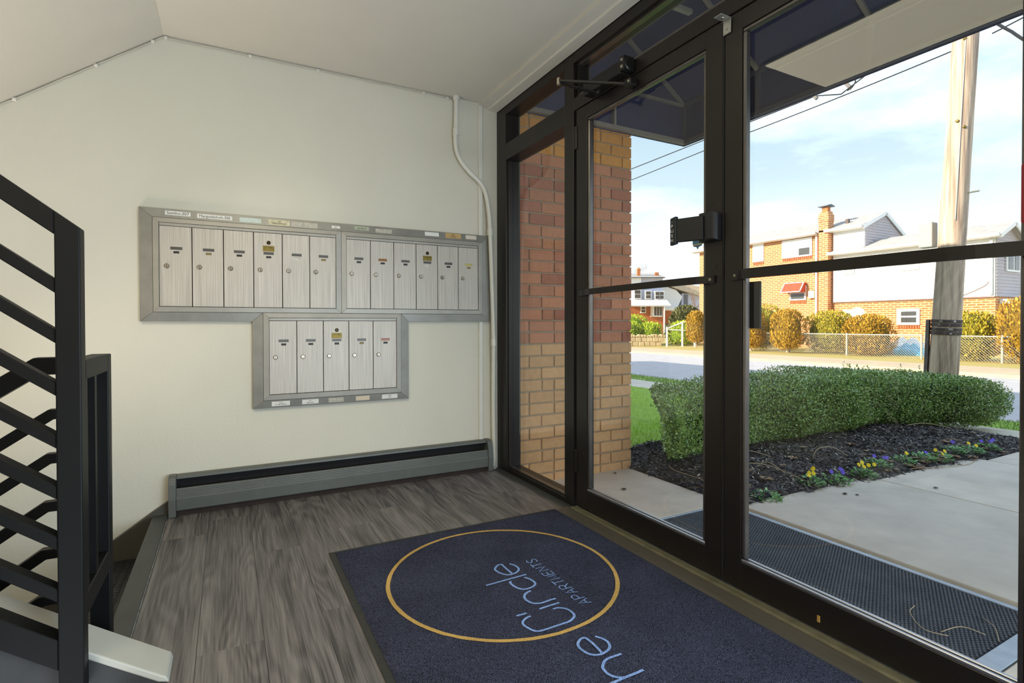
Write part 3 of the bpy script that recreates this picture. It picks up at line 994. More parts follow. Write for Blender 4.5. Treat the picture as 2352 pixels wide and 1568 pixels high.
# wall closing the front to the far right, with the side glazing
w3 = bpy.data.objects.new('window_3', None)
COL.objects.link(w3)
w3.location = (0.05, -3.3, 1.0)
ORG['window_3'] = (0.05, -3.3, 1.0)
struct(w3)
fr('sill', 0.0, -5.45, 0.0, 0.11, -2.915, 0.06, w3)
fr('head', 0.0, -5.45, 2.35, 0.11, -2.915, 2.402, w3)
fr('mullion', 0.0, -4.25, 0.06, 0.11, -4.18, 2.35, w3)
MB().box(0.05, -4.18, 0.06, 0.056, -2.915, 2.35).build('pane', glass, w3)
MB().box(0.05, -5.45, 0.06, 0.056, -4.25, 2.35).build('pane', glass, w3)
struct(MB().box(-0.005, -5.5, -0.2, 0.12, 0.0, 0.0).build('door_sill', dgrey_m))
# threshold: wood-look ramp and worn brass-coloured strip
th = MB().prism([(-0.108, 0, -0.003), (-0.108, 0, 0.0016), (-0.045, 0, 0.010), (-0.036, 0, 0.010), (-0.036, 0, -0.003)], (0, -2.0, 0))
th.v = [(a, b - 0.9, c) for a, b, c in th.v]
tho = struct(th.build('trim_5', pm('threshold_wood', '#4d483f', 0.45, var=0.18, vscale=1.0, vstretch=(90, 3, 1)), bevel=0.001))
t2 = MB().prism([(-0.038, -0.93, 0.0), (-0.038, -0.93, 0.0135), (-0.030, -0.93, 0.0165), (0.0, -0.93, 0.0165), (0.0, -0.93, 0.0)], (0, -1.92, 0))
t2.build('threshold_strip', pm('worn_olive_metal', '#6d6851', 0.5, 0.3, var=0.25, vscale=18), tho, bevel=0.001)
t3 = MB().box(0.0005, -2.85, -0.02, 0.115, -0.915, 0.010).build('threshold_plate', pm('threshold_plate', '#8b8d90', 0.35, 0.8, var=0.15), tho)

bead_m = pm('anodised_bead', '#a3a4ab', 0.28, 0.85, var=0.06, vscale=20)
def door(name, ya, yb, glass_y, hinge_left):
    d = bpy.data.objects.new(name, None)
    COL.objects.link(d)
    d.location = (0.022, (ya + yb) / 2, 0.018)
    ORG[name] = (0.022, (ya + yb) / 2, 0.018)
    struct(d)
    ga, gb = glass_y            # ga > gb
    fr('stile', 0.002, ga, 0.018, 0.046, ya, 2.092, d)
    fr('stile', 0.002, yb, 0.018, 0.046, gb, 2.092, d)
    fr('bottom_rail', 0.002, gb, 0.018, 0.046, ga, 0.118, d)
    fr('top_rail', 0.002, gb, 2.025, 0.046, ga, 2.092, d)
    bw = 0.014
    fr('glazing_bead', 0.003, gb, 0.118, 0.0135, ga, 0.118 + bw - 0.003, d, bead_m, 0.002)
    fr('glazing_bead', 0.0175, gb, 0.118, 0.0285, ga, 0.118 + bw, d, bead_m, 0.002)
    fr('glazing_bead', 0.006, gb, 2.025 - bw, 0.030, ga, 2.025, d, frame2_m, 0.003)
    fr('glazing_bead', 0.006, ga - bw, 0.118 + bw, 0.030, ga, 2.025 - bw, d, frame2_m, 0.003)
    fr('glazing_bead', 0.006, gb, 0.118 + bw, 0.030, gb + bw, 2.025 - bw, d, frame2_m, 0.003)
    MB().box(0.030, gb, 0.12, 0.036, ga, 2.024).build('pane', glass, d)
    return d
d1 = door('door_1', -0.928, -1.862, (-1.020, -1.782), True)
d2 = door('door_2', -1.872, -2.806, (-1.946, -2.716), False)
def push_bar(d, pts, h, name='push_bar'):
    m = MB()
    P = smooth_path(pts, 3)
    prev = None
    for p, q in zip(P[:-1], P[1:]):
        m.bar(p, q + (q - p).normalized() * 0.001, 0.008, h)
    o = m.build(name, frame_m, d)
    return o
b1 = push_bar(d1, [(-0.003, -0.955, 1.133), (-0.010, -1.0, 1.133), (-0.042, -1.10, 1.134), (-0.046, -1.35, 1.136), (-0.046, -1.6, 1.138), (-0.034, -1.735, 1.140), (-0.006, -1.80, 1.142), (-0.003, -1.83, 1.142)], 0.029)
MB().lathe((-0.0065, -1.812, 1.142), (-1, 0, 0), [(0.007, -0.001), (0.006, 0.002), (0.003, 0.002)], 10).build('screw', chrome_m, b1)
MB().lathe((-0.0065, -0.975, 1.133), (-1, 0, 0), [(0.006, -0.001), (0.005, 0.002)], 10).build('screw', brass_m, b1)
b2 = push_bar(d2, [(-0.003, -1.905, 1.148), (-0.008, -1.94, 1.148), (-0.034, -1.99, 1.148), (-0.046, -2.06, 1.147), (-0.048, -2.3, 1.146), (-0.046, -2.58, 1.146), (-0.02, -2.70, 1.146), (-0.003, -2.76, 1.146)], 0.034)
MB().lathe((-0.0075, -1.925, 1.148), (-1, 0, 0), [(0.006, -0.001), (0.005, 0.002)], 10).build('screw', chrome_m, b2)
# outside pull plate seen through the right door
MB().box(0.050, -1.986, 0.957, 0.060, -1.900, 1.126).build('pull_plate', pm('black_plate', '#201f1e', 0.4, 0.3), d2, bevel=0.003)
for z in (0.98, 1.10):
    MB().box(0.044, -1.935, z - 0.01, 0.052, -1.905, z + 0.01).build('plate_bracket', frame_m, d2)
# red pull sign at the right edge of the right door
rp = MB().box(-0.012, -2.80, 1.203, 0.001, -2.7062, 1.342).build('red_plate', pm('red_enamel', '#8f2327', 0.35), d2, bevel=0.006, seg=2)
rp['label'] = 'dark red rounded plate'
# push paddle with lettering
pd_m = pm('black_paddle', '#161617', 0.45)
pp = MB()
pp.prism([(0.002, -1.860, 1.283), (-0.022, -1.860, 1.285), (-0.036, -1.850, 1.29), (-0.036, -1.786, 1.29), (-0.022, -1.772, 1.285), (0.002, -1.772, 1.283)], (0, 0, 0.104))
pad = pp.build('push_paddle', pd_m, d1, bevel=0.004, seg=2)
arm = MB().prism([(-0.030, -1.800, 1.290), (-0.062, -1.700, 1.292), (-0.072, -1.700, 1.292), (-0.042, -1.812, 1.290)], (0, 0, 0.092))
arm.build('paddle_blade', pd_m, pad, bevel=0.003)
tip = MB().prism([(-0.060, -1.706, 1.286), (-0.061, -1.675, 1.282), (-0.073, -1.672, 1.282), (-0.078, -1.706, 1.286)], (0, 0, 0.108))
tip.build('paddle_tip', pd_m, pad, bevel=0.004, seg=2)
tx = MB()
for i, ch in enumerate(['-', 'P', 'U', 'S', 'H']):
    text_on(tx, ch, 0.017, (-0.0787 + 0.001, -1.690, 1.374 - i * 0.0185), (0.006 / .034, -1, 0), (0, 0, 1))
tx.v = [(a - 0.0012, b, c) for a, b, c in tx.v]
tx.build('lettering', pm('white_lettering', '#d8d8d8', 0.5), pad)
# blue badge sticker on the glass behind the paddle
def badge(y0, z0, s, x):
    shp = [(-1.0, 0.9), (1.0, 0.9), (1.0, -0.1), (0.75, -0.45), (0.25, -0.55), (0.0, -0.95), (-0.25, -0.55), (-0.75, -0.45), (-1.0, -0.1)]
    return [(x, y0 - a * s, z0 + b * s) for a, b in shp]
bd = MB().prism(badge(-1.712, 1.295, 0.026, 0.0375), (0.0008, 0, 0)).build('sticker', pm('blue_sticker', '#1f86b0', 0.4), d1)
bd['label'] = 'blue badge-shaped sticker'
bt = MB()
bt.box(0.0368, -1.735, 1.288, 0.0374, -1.690, 1.294)
bt.build('sticker_stripe', pm('sticker_cream', '#d5cfa6', 0.5), bd)
for (y, z) in ((-1.835, 1.56), (-1.835, 1.19), (-0.985, 2.04), (-0.985, 0.3), (-0.975, 1.55)):
    MB().lathe((0.0022, y, z), (-1, 0, 0), [(0.006, 0), (0.0045, 0.002)], 10).build('screw', frame_m, d1)
for z in (0.25, 1.95):
    MB().box(-0.004, -0.936, z - 0.06, 0.004, -0.914, z + 0.06).build('hinge', frame_m, d1, bevel=0.002)
MB().box(0.0, -1.8705, 0.02, 0.006, -1.8635, 2.09).build('weather_strip', black_m, d1)
MB().box(-0.0003, -2.2365, 0.044, 0.0024, -2.228, 0.064).build('scrape_mark', pm('scrape_ochre', '#b08a48', 0.6), d2)

# door closer
dc = thing('door_closer', (-0.03, -1.2, 2.11), 'black hydraulic door closer with folding arm at the head of the left door', 'door closer')
MB().box(-0.062, -1.355, 2.098, 0.0, -1.075, 2.158).build('closer_body', pm('closer_black', '#191817', 0.4, 0.3), dc, bevel=0.004, seg=2)
MB().lathe((-0.032, -1.355, 2.135), (0, -1, 0), [(0.030, -0.02), (0.030, 0.03), (0.024, 0.034)], 16).build('spring_barrel', MATS['closer_black'], dc)
ecap = MB().box(-0.066, -1.385, 2.103, -0.002, -1.357, 2.168).build('end_plate', MATS['closer_black'], dc, bevel=0.003)
for z in (2.12, 2.15):
    MB().lathe((-0.0665, -1.371, z), (-1, 0, 0), [(0.008, 0), (0.006, 0.002), (0.003, 0.001)], 10).build('screw', chrome_m, dc)
MB().lathe((-0.033, -1.16, 2.099), (0, 0, -1), [(0.016, 0), (0.016, 0.018), (0.010, 0.020)], 12).build('pivot', MATS['closer_black'], dc)
el = (-0.225, -1.105, 2.157 - 0.035)
MB().bar((-0.033, -1.16, 2.088), (el[0], el[1], 2.118), 0.018, 0.007).build('main_arm', MATS['closer_black'], dc)
MB().bar((el[0], el[1], 2.128), (-0.030, -1.372, 2.048), 0.016, 0.009).build('forearm', MATS['closer_black'], dc)
MB().lathe((el[0], el[1], 2.108), (0, 0, 1), [(0.010, 0), (0.010, 0.03), (0.006, 0.036)], 10).build('elbow', chrome_m, dc)
MB().box(-0.045, -1.405, 2.034, -0.0, -1.36, 2.066).build('shoe', MATS['closer_black'], dc, bevel=0.004)
MB().lathe((-0.045, -1.392, 2.052), (-1, 0, 0), [(0.007, 0), (0.005, 0.002)], 10).build('screw', chrome_m, dc)

# small angle bracket at the meeting of the doors
br = thing('angle_bracket', (-0.03, -1.868, 2.09), 'bare metal angle bracket at the head between the two doors', 'bracket')
gal = pm('galvanised', '#a9a9a2', 0.4, 0.7, var=0.15, vscale=40)
MB().box(-0.054, -1.902, 2.0835, -0.001, -1.868, 2.0865).build('top_leaf', gal, br, bevel=0.001)
MB().box(-0.0045, -1.902, 2.032, -0.001, -1.868, 2.0835).build('front_leaf', gal, br, bevel=0.001)
MB().lathe((-0.0045, -1.885, 2.050), (-1, 0, 0), [(0.006, 0), (0.005, 0.0015), (0.002, 0.0012)], 10).build('screw', chrome_m, br)
MB().lathe((-0.028, -1.885, 2.0835), (0, 0, -1), [(0.006, 0), (0.005, 0.0015)], 10).build('screw', chrome_m, br)

# ================================================================ BUILDING SHELL OUTSIDE
outer_m = far_brick_mat('outer_brick', '#a06a4a', '#8d5740', '#8a7d70')
struct(MB().box(0.0, -14, 2.62, 0.2, 0.0, 4.6).build('wall_front', outer_m))
struct(MB().box(-8, -14, 4.5, 0.2, 0.2, 4.6).build('roof', dgrey_m))
struct(MB().box(-8, 0.16, -0.3, 1.05, 14, 4.05).build('wall_wing', outer_m))
struct(MB().box(0.0, -14, -0.3, 0.12, -5.5, 2.62).build('wall_front_right', outer_m))
struct(MB().box(-8, -14, -0.3, -7.8, 14, 4.5).build('wall_building_rear', outer_m))
struct(MB().box(0.0, -5.5, 2.402, 0.11, 0.0, 2.62).build('lintel', frame_m))
struct(MB().box(-8.0, -14, -0.3, 0.0, -13.8, 4.5).build('wall_building_end', outer_m))

# brick pier beside the entrance: every brick its own piece
bw_ = struct(MB().box(0.112, 0.012, -0.2, 1.168, 0.10, 2.62).build('wall_outside', pm('mortar', '#a3947c', 0.9, var=0.15, vscale=12, bump=0.5, bscale=120)))
o_wall = ORG['wall_outside']
bm_red = pm('red_brick', '#bb7a58', 0.85, orand=0.13, var=0.10, vscale=25, bump=0.5, bscale=140, detail=6)
bm_tan = pm('tan_brick', '#cc9c6c', 0.85, orand=0.10, var=0.10, vscale=25, bump=0.5, bscale=140, detail=6)
bm_org = pm('amber_brick', '#cf8d3c', 0.85, orand=0.08, var=0.10, vscale=25, bump=0.5, bscale=140)
bm_dk = pm('dark_red_brick', '#a8664c', 0.85, orand=0.16, var=0.12, vscale=25, bump=0.5, bscale=140)
MESHES = {}
def brick_mesh(w, dep, mat_):
    k = (round(w, 3), round(dep, 3), mat_.name)
    if k not in MESHES:
        me = MB().box(-w / 2, -dep / 2, -0.0375, w / 2, dep / 2, 0.0375).mesh('brick', bevel=0.004)
        me.materials.append(mat_)
        MESHES[k] = me
    return MESHES[k]
pitch, course = 0.2085, 0.0843
def put_brick(xa, xb, zc, mat_):
    w = round((xb - xa) / 0.002) * 0.002
    if w < 0.02:
        return
    ob = bpy.data.objects.new('brick', brick_mesh(w, 0.09, mat_))
    COL.objects.link(ob)
    ob.parent = bw_
    ob.location = ((xa + xb) / 2 + R.uniform(-.0008, .0008), 0.045 + R.uniform(-.0015, .0015), zc + R.uniform(-.0012, .0012))
for k in range(-4, 31):
    zc = 2.265 - k * course + course / 2
    if zc < -0.16 or zc > 2.62:
        continue
    if zc > 2.19:
        mm = lambda: bm_org
    elif zc > 0.83:
        mm = lambda: bm_dk if R.random() < 0.25 else bm_red
    else:
        mm = lambda: bm_tan
    odd = k % 2
    # joints of this course, from the outer corner inward
    js = [1.178]
    xx = 0.978 if not odd else 1.086
    while xx > 0.12:
        js.append(xx)
        if not odd and k % 6 == 4 and 0.80 < xx < 1.0:
            xx -= 0.102
            js.append(xx)
        if odd and k % 6 == 3 and 0.3 < xx < 0.48:
            xx -= 0.102
            js.append(xx)
        xx -= pitch
    js.append(0.112)
    for a, b in zip(js[1:], js[:-1]):
        put_brick(a + (0.0045 if a > 0.113 else 0), b - (0.0045 if b < 1.17 else 0), zc, mm())

# ================================================================ AWNING
aw = thing('awning', (0.9, -1.8, 2.45), 'navy fabric entrance awning on a light metal frame outside the doors', 'awning')
navy = pm('navy_canvas', '#2b2f54', 0.75, var=0.12, vscale=6, bump=0.1, bscale=300)
bar_m = pm('awning_aluminium', '#8f877c', 0.5, 0.3, var=0.1, vscale=10)
AX, AY0, AY1 = 1.735, 0.0, -4.2
ztop = lambda X: 2.775 + 0.665 * (AX - X)
FB = 2.445
MB().box(AX - 0.001, AY1, FB, AX + 0.003, AY0 - 0.003, 2.785).build('valance', navy, aw)
MB().prism([(0.205, -0.006, FB), (AX, -0.006, FB), (AX, -0.006, 2.785), (0.205, -0.006, ztop(0.205))], (0, 0.004, 0)).build('side_panel', navy, aw)
MB().prism([(0.205, AY1, ztop(0.205) + 0.008), (AX, AY1, 2.783), (AX, AY1, 2.787), (0.205, AY1, ztop(0.205) + 0.012)], (0, AY0 - AY1, 0)).build('roof_fabric', navy, aw)
MB().prism([(0.205, AY1, FB), (AX, AY1, FB), (AX, AY1, 2.785), (0.205, AY1, ztop(0.205))], (0, 0.004, 0)).build('side_panel', navy, aw)
def abar(p, q, w=0.022, h=0.022, up=(0, 0, 1), m=None):
    MB().bar(p, q, w, h, up).build('frame_bar', m or bar_m, aw)
dim_m = pm('dim_navy_bar', '#4a4a58', 0.6, 0.1)
bx = AX - 0.018
abar((0.215, -0.024, 2.468), (bx, -0.024, 2.468), 0.03, 0.034)
abar((bx, -0.01, 2.468), (bx, AY1 + .01, 2.468), 0.03, 0.030, m=dim_m)
abar((0.215, -0.024, 2.768), (bx, -0.024, 2.768))
abar((bx, -0.01, 2.768), (bx, AY1 + .01, 2.768), 0.03, 0.030, m=dim_m)
abar((0.985, -0.024, 2.485), (0.985, -0.024, 2.756), 0.034, 0.02, (1, 0, 0))
abar((bx, -0.024, 2.48), (bx, -0.024, 2.76), 0.02, 0.02, (1, 0, 0), dim_m)
for y in (-0.024, -0.715, -1.46, -2.2, -2.95, -3.7):
    abar((0.22, y, ztop(0.22) - 0.012), (bx, y, 2.775), 0.024, 0.024)
    if y < -0.1:
        abar((bx + .004, y, 2.483), (bx + .004, y, 2.752), 0.03, 0.02, (1, 0, 0), dim_m)
abar((0.215, -0.03, 2.45), (0.215, -0.03, 2.77), 0.02, 0.02, (1, 0, 0))
abar((0.21, -0.965, 2.80), (0.79, -0.965, 2.80), 0.03, 0.024)

# ================================================================ GROUND OUTSIDE
conc = pm('concrete', '#d3c2ae', 0.85, var=0.13, vscale=3.5, bump=0.25, bscale=220, detail=8)
conc2 = pm('pale_concrete', '#d8c8b2', 0.85, var=0.08, vscale=1.2, bump=0.2, bscale=120)  # slightly paler concrete for the near sidewalk and kerb
soil = pm('soil', '#3a322c', 1.0, var=0.2)
struct(MB().box(0.11, -14, -0.8, 60, 70, -0.42).build('ground', pm('dry_ground', '#a08a60', 1.0, var=0.15, vscale=0.6)))
ap = struct(MB().box(0.12, -6, -0.42, 5.0, 0.012, -0.19).build('pavement', pm('pavement_bed', '#6a625a', 0.95)))
def slab(x0, y0, x1, y1, zt=-0.15, m=conc, p=ap, nm='slab', th_=0.03):
    return MB().box(x0, y0, zt - th_, x1, y1, zt).build(nm, m, p, bevel=0.006, seg=2)
slab(0.12, -0.925, 1.155, 0.010, -0.155)
slab(0.12, -5.9, 1.155, -2.475, -0.155)
slab(1.176, -3.2, 2.505, -1.02, -0.148)
slab(2.515, -3.2, 3.87, -1.12, -0.148)
slab(3.88, -3.2, 4.86, -1.24, -0.148)
slab(1.176, -5.9, 4.86, -3.21, -0.148)
slab(0.12, -2.475, 1.155, -0.925, -0.172)
# rubber mat outside
rm = thing('rubber_mat', (0.67, -1.66, -0.172), 'black nubbed rubber mat in a metal edging outside the doors', 'mat')
rub = pm('black_rubber', '#1d1e22', 0.55, var=0.2, vscale=10)
MB().box(0.215, -2.40, -0.1715, 1.118, -0.945, -0.163).build('mat_base', rub, rm, bevel=0.002)
nub = MB()
for i in range(63):
    for j in range(102):
        cx, cy = 0.225 + i * 0.0143, -2.395 + j * 0.0142
        cy_ = cy + (0.0071 if i % 2 else 0)
        s_ = 0.0052
        nub.add([(cx - s_, cy_ - s_, -0.163), (cx + s_, cy_ - s_, -0.163), (cx + s_, cy_ + s_, -0.163), (cx - s_, cy_ + s_, -0.163),
                 (cx - s_ * .55, cy_ - s_ * .55, -0.157), (cx + s_ * .55, cy_ - s_ * .55, -0.157), (cx + s_ * .55, cy_ + s_ * .55, -0.157), (cx - s_ * .55, cy_ + s_ * .55, -0.157)],
                [(4, 5, 6, 7), (0, 1, 5, 4), (1, 2, 6, 5), (2, 3, 7, 6), (3, 0, 4, 7)])
o = nub.build('nubs', pm('rubber_nubs', '#4a4c52', 0.45, var=0.25, vscale=6), rm)
o['kind'] = 'stuff'
edge_m = pm('edging_metal', '#a9adb3', 0.45, 0.5, var=0.1, vscale=20)
MB().box(1.120, -2.47, -0.1715, 1.152, -0.93, -0.158).build('edging', edge_m, rm, bevel=0.002)
MB().box(0.20, -2.47, -0.1715, 1.118, -2.405, -0.156).build('edging', edge_m, rm, bevel=0.002)
MB().box(0.20, -0.943, -0.1715, 1.118, -0.928, -0.156).build('edging', edge_m, rm, bevel=0.002)

# sidewalk, verge, road, far kerb and pavement
sw = struct(MB().box(4.86, -14, -0.42, 5.72, 40, -0.19).build('sidewalk', pm('sidewalk_bed', '#6a625a', 0.95)))
for k in range(24):
    y0 = -8 + k * 1.25
    MB().box(4.87, y0 + 0.006, -0.19, 5.71, y0 + 1.244, -0.158).build('slab', conc2, sw, bevel=0.006)
grass_base = pm('grass_base', '#8fae3c', 1.0, var=0.2, vscale=5)
struct(MB().box(5.72, -14, -0.42, 6.55, 40, -0.185).build('verge', grass_base))
struct(MB().box(6.55, -14, -0.42, 6.70, 40, -0.20).build('kerb', conc2, bevel=0.01))
asph = pm('asphalt', '#bdb4b0', 0.9, var=0.10, vscale=3, bump=0.4, bscale=160, detail=8)
struct(MB().box(6.70, -14, -0.8, 14.2, 60, -0.30).build('road', asph))
struct(MB().box(14.2, -14, -0.8, 14.4, 60, -0.21).build('kerb_far', pm('far_kerb', '#c3ab8c', 0.9, var=0.1)))
struct(MB().box(14.4, -14, -0.8, 16.6, 60, -0.215).build('sidewalk_far', pm('far_pavement', '#c9ae8c', 0.9, var=0.08, vscale=0.8)))
struct(MB().box(16.6, -14, -0.8, 60, 70, -0.24).build('yard', pm('dry_lawn', '#c2a162', 1.0, var=0.3, vscale=1.6, col2='#aaa150', detail=6)))
struct(MB().box(0.3, 0.17, -0.42, 4.86, 40, -0.17).build('lawn', grass_base))

def grass(name, label, x0, x1, y0, y1, z, n, h, m):
    P = np.column_stack([NR.uniform(x0, x1, n), NR.uniform(y0, y1, n), np.full(n, z)])
    D = rnd_dir(n) * 0.55
    D[:, 2] = 1.0
    N = rnd_dir(n)
    N[:, 2] *= 0.2
    N /= np.linalg.norm(N, axis=1, keepdims=True)
    me = leaf_mesh(name, P, D, N, NR.uniform(0.6, 1.1, n) * h, 0.006)
    o = link(name, me, m)
    tag(o, label, 'grass', kind='stuff')
    return o
gm = pm('grass_blades', '#a4cf30', 0.6, island=0.3, col2='#dcf56a')
gm2 = pm('verge_blades', '#6f8048', 0.8, island=0.35, col2='#94a05c')
grass('lawn_grass', 'bright green lawn grass beside the brick pier', 1.2, 4.85, 0.36, 6.5, -0.172, 26000, 0.05, gm)
grass('verge_grass', 'mown grass strip along the near kerb', 5.73, 6.54, -1.5, 9.0, -0.187, 9000, 0.05, gm2)

# mulch bed
def bed_edge(X):
    return -1.0 - 0.07 * (X - 1.2) + 0.012 * math.sin(X * 9) + 0.008 * math.sin(X * 23)
def bed_z(X, Y):
    e_ = bed_edge(X)
    t = max(0.0, min(1.0, (Y - e_) / 0.5))
    u = max(0.0, min(1.0, (5.2 - X) / 0.7)) * max(0.0, min(1.0, (X - 1.15) / 0.35)) * max(0.0, min(1.0, (0.42 - Y) / 0.2 + .15))
    return -0.158 + 0.095 * math.sin(t * math.pi / 2) * u + 0.012 * math.sin(X * 7 + Y * 5) * t * u
gx, gy = 90, 40
pv, pf = [], []
for j in range(gy):
    for i in range(gx):
        X = 1.157 + (5.25 - 1.157) * i / (gx - 1)
        e_ = bed_edge(X) - 0.01
        Y = e_ + (0.40 - e_) * j / (gy - 1)
        pv.append((X, Y, bed_z(X, Y) + R.uniform(-.004, .008) * (1 if 0 < j < gy - 1 else 0)))
pf = [(j * gx + i, j * gx + i + 1, (j + 1) * gx + i + 1, (j + 1) * gx + i) for j in range(gy - 1) for i in range(gx - 1)]
mu_m = pm('black_mulch', '#443b36', 0.9, var=0.4, vscale=30, island=0.3)
mo = MB().add(pv, pf).build('mulch_bed', mu_m)
struct(mo)
def chips(name, label, n, m, L, Wd):
    P = np.zeros((n, 3))
    for i in range(n):
        X = R.uniform(1.16, 5.2)
        Y = R.uniform(bed_edge(X) - 0.015, 0.38)
        P[i] = (X, Y, bed_z(X, Y) + R.uniform(0.002, 0.016))
    D = rnd_dir(n)
    D[:, 2] *= 0.35
    N = rnd_dir(n) * 0.5
    N[:, 2] += 1
    N /= np.linalg.norm(N, axis=1, keepdims=True)
    D -= N * (D * N).sum(1, keepdims=True)
    o = link(name, leaf_mesh(name, P, D, N, NR.uniform(0.5, 1.3, n) * L, NR.uniform(0.5, 1.2, n) * Wd), m)
    tag(o, label, 'mulch', kind='stuff')
chips('mulch_chips', 'dark shredded bark mulch under the hedge', 26000, pm('mulch_chip_dark', '#453c37', 0.6, island=0.8), 0.05, 0.016)
chips('mulch_chips', 'pale wood chips scattered over the dark mulch', 6500, pm('mulch_chip_pale', '#b8aa96', 0.8, island=0.5), 0.034, 0.011)

# ================================================================ HEDGE
hd = thing('boxwood_hedge', (3.3, -0.05, -0.09), 'clipped green boxwood hedge on the mulch bed before the road', 'hedge')
hl_m = pm('boxwood_leaf', '#456d22', 0.28, island=0.48, col2='#b2cc6a', spec=0.9)
n = 78000
P = np.zeros((n, 3))
Nn = np.zeros((n, 3))
def hedge_top(X, Y):
    t = 0.445 - 0.02 * max(0, X - 4.4) + 0.03 * math.sin(X * 2.1 + 0.6) + 0.02 * math.sin(X * 5.3 + Y * 4)
    if X < 1.75:
        t -= 0.10 * ((1.75 - X) / 0.45) ** 2
    if X > 5.0:
        t -= 0.5 * (X - 5.0) ** 2
    return t
def hedge_front(X, z):
    f_ = -0.33 + 0.018 * math.sin(X * 3.3) + 0.02 * math.sin(X * 8.1 + z * 6)
    if X > 4.2:
        f_ -= 0.34 * (X - 4.2)
    if z < 0.05:
        f_ += 0.16 * (0.05 - z) / 0.15
    if z > 0.33:
        f_ += (z - 0.33) ** 2 * 6
    return f_
def hedge_back(X):
    return 0.42 - (0.62 * (X - 4.5) if X > 4.5 else 0)
def hedge_left(Y, z):
    return 1.56 - 0.40 * (z + 0.1) + 0.95 * (Y + 0.1) + 0.04 * math.sin(z * 9 + Y * 7)
i = 0
while i < n:
    face = R.random()
    X = R.uniform(1.30, 5.62)
    if face < 0.55:
        z = R.uniform(-0.12, hedge_top(X, -0.2))
        Y = hedge_front(X, z)
        nn = (0, -1, 0.2)
        if X < hedge_left(Y, z):
            continue
    elif face < 0.86:
        Y = R.uniform(hedge_front(X, 0.3), hedge_back(X))
        z = hedge_top(X, Y)
        nn = (0, -0.25, 1)
        if X < hedge_left(Y, z):
            continue
    elif face < 0.95:
        z = R.uniform(-0.12, 0.43)
        Y = R.uniform(hedge_front(1.5, z), 0.40)
        X = hedge_left(Y, z)
        nn = (-0.8, 0.5, 0.15)
    else:
        z = R.uniform(-0.08, 0.36)
        X = 5.55 + 0.05 * math.sin(z * 11)
        Y = R.uniform(hedge_front(5.5, z), hedge_back(5.5) + .05)
        nn = (1, -0.4, 0.1)
    dpt = abs(R.gauss(0, 0.055)) - 0.03
    P[i] = (X - nn[0] * dpt, Y - nn[1] * dpt, z - nn[2] * dpt)
    Nn[i] = nn
    i += 1
D = rnd_dir(n) + Nn * 0.55 + np.array([0, 0, 0.35])
N2 = rnd_dir(n) + Nn * 0.5 + np.array([0, 0, 0.4])
N2 /= np.linalg.norm(N2, axis=1, keepdims=True)
o = link('foliage', leaf_mesh('foliage', P, D, N2, NR.uniform(0.6, 1.25, n) * 0.0235, NR.uniform(0.6, 1.1, n) * 0.013, ORG['boxwood_hedge']), hl_m, hd, ORG['boxwood_hedge'])
o['kind'] = 'stuff'
# inner twigs and dark core
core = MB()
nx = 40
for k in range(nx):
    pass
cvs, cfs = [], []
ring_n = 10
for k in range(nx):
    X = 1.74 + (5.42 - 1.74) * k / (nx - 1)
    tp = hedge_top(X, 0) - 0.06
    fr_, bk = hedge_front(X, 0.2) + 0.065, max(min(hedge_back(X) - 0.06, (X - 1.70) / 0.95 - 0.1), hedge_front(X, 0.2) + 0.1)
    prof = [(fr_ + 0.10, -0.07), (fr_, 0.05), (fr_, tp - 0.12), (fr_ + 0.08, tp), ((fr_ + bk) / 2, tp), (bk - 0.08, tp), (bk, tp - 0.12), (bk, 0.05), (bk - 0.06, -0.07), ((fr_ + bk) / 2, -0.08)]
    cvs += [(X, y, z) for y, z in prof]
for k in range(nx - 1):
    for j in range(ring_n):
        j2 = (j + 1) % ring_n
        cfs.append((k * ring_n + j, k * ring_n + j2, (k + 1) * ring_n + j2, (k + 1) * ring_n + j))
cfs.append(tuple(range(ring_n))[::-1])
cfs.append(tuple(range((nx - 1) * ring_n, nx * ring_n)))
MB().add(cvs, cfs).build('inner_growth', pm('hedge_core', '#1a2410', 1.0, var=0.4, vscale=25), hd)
tw = MB()
for k in range(420):
    X = R.uniform(1.6, 5.5)
    z = R.uniform(-0.08, 0.3)
    Y = hedge_front(X, z) + R.uniform(-0.01, 0.05)
    d = Vector((R.uniform(-1, 1), R.uniform(-.8, .1), R.uniform(.1, 1))).normalized() * R.uniform(.06, .16)
    p = Vector((X, Y, z))
    tw.tube([p, p + d * .5 + Vector((0, 0, .01)), p + d], [0.0022, 0.0018, 0.001], 4, cap=False)
o = tw.build('twigs', pm('twig_bark', '#7d7256', 0.9, island=0.3), hd)
o['kind'] = 'stuff'
# upright shoots over the clipped top
sp_, sd_, sn_ = [], [], []
for k in range(46):
    X = R.uniform(1.8, 5.4)
    Y = R.uniform(-0.25, 0.1)
    z = hedge_top(X, Y)
    h = R.uniform(0.03, 0.10)
    lean = Vector((R.uniform(-.3, .3), R.uniform(-.3, .3), 1))
    for q in range(12):
        t = q / 11
        sp_.append(tuple(Vector((X, Y, z)) + lean * h * t))
        dd = Vector((R.uniform(-1, 1), R.uniform(-1, 1), 0.7))
        sd_.append(tuple(dd))
        sn_.append((R.uniform(-.5, .5), R.uniform(-.5, .5), 1))
sn_ = np.array(sn_)
sn_ /= np.linalg.norm(sn_, axis=1, keepdims=True)
o = link('shoots', leaf_mesh('shoots', np.array(sp_), np.array(sd_), sn_, 0.024, 0.013, ORG['boxwood_hedge']), hl_m, hd, ORG['boxwood_hedge'])
o['kind'] = 'stuff'

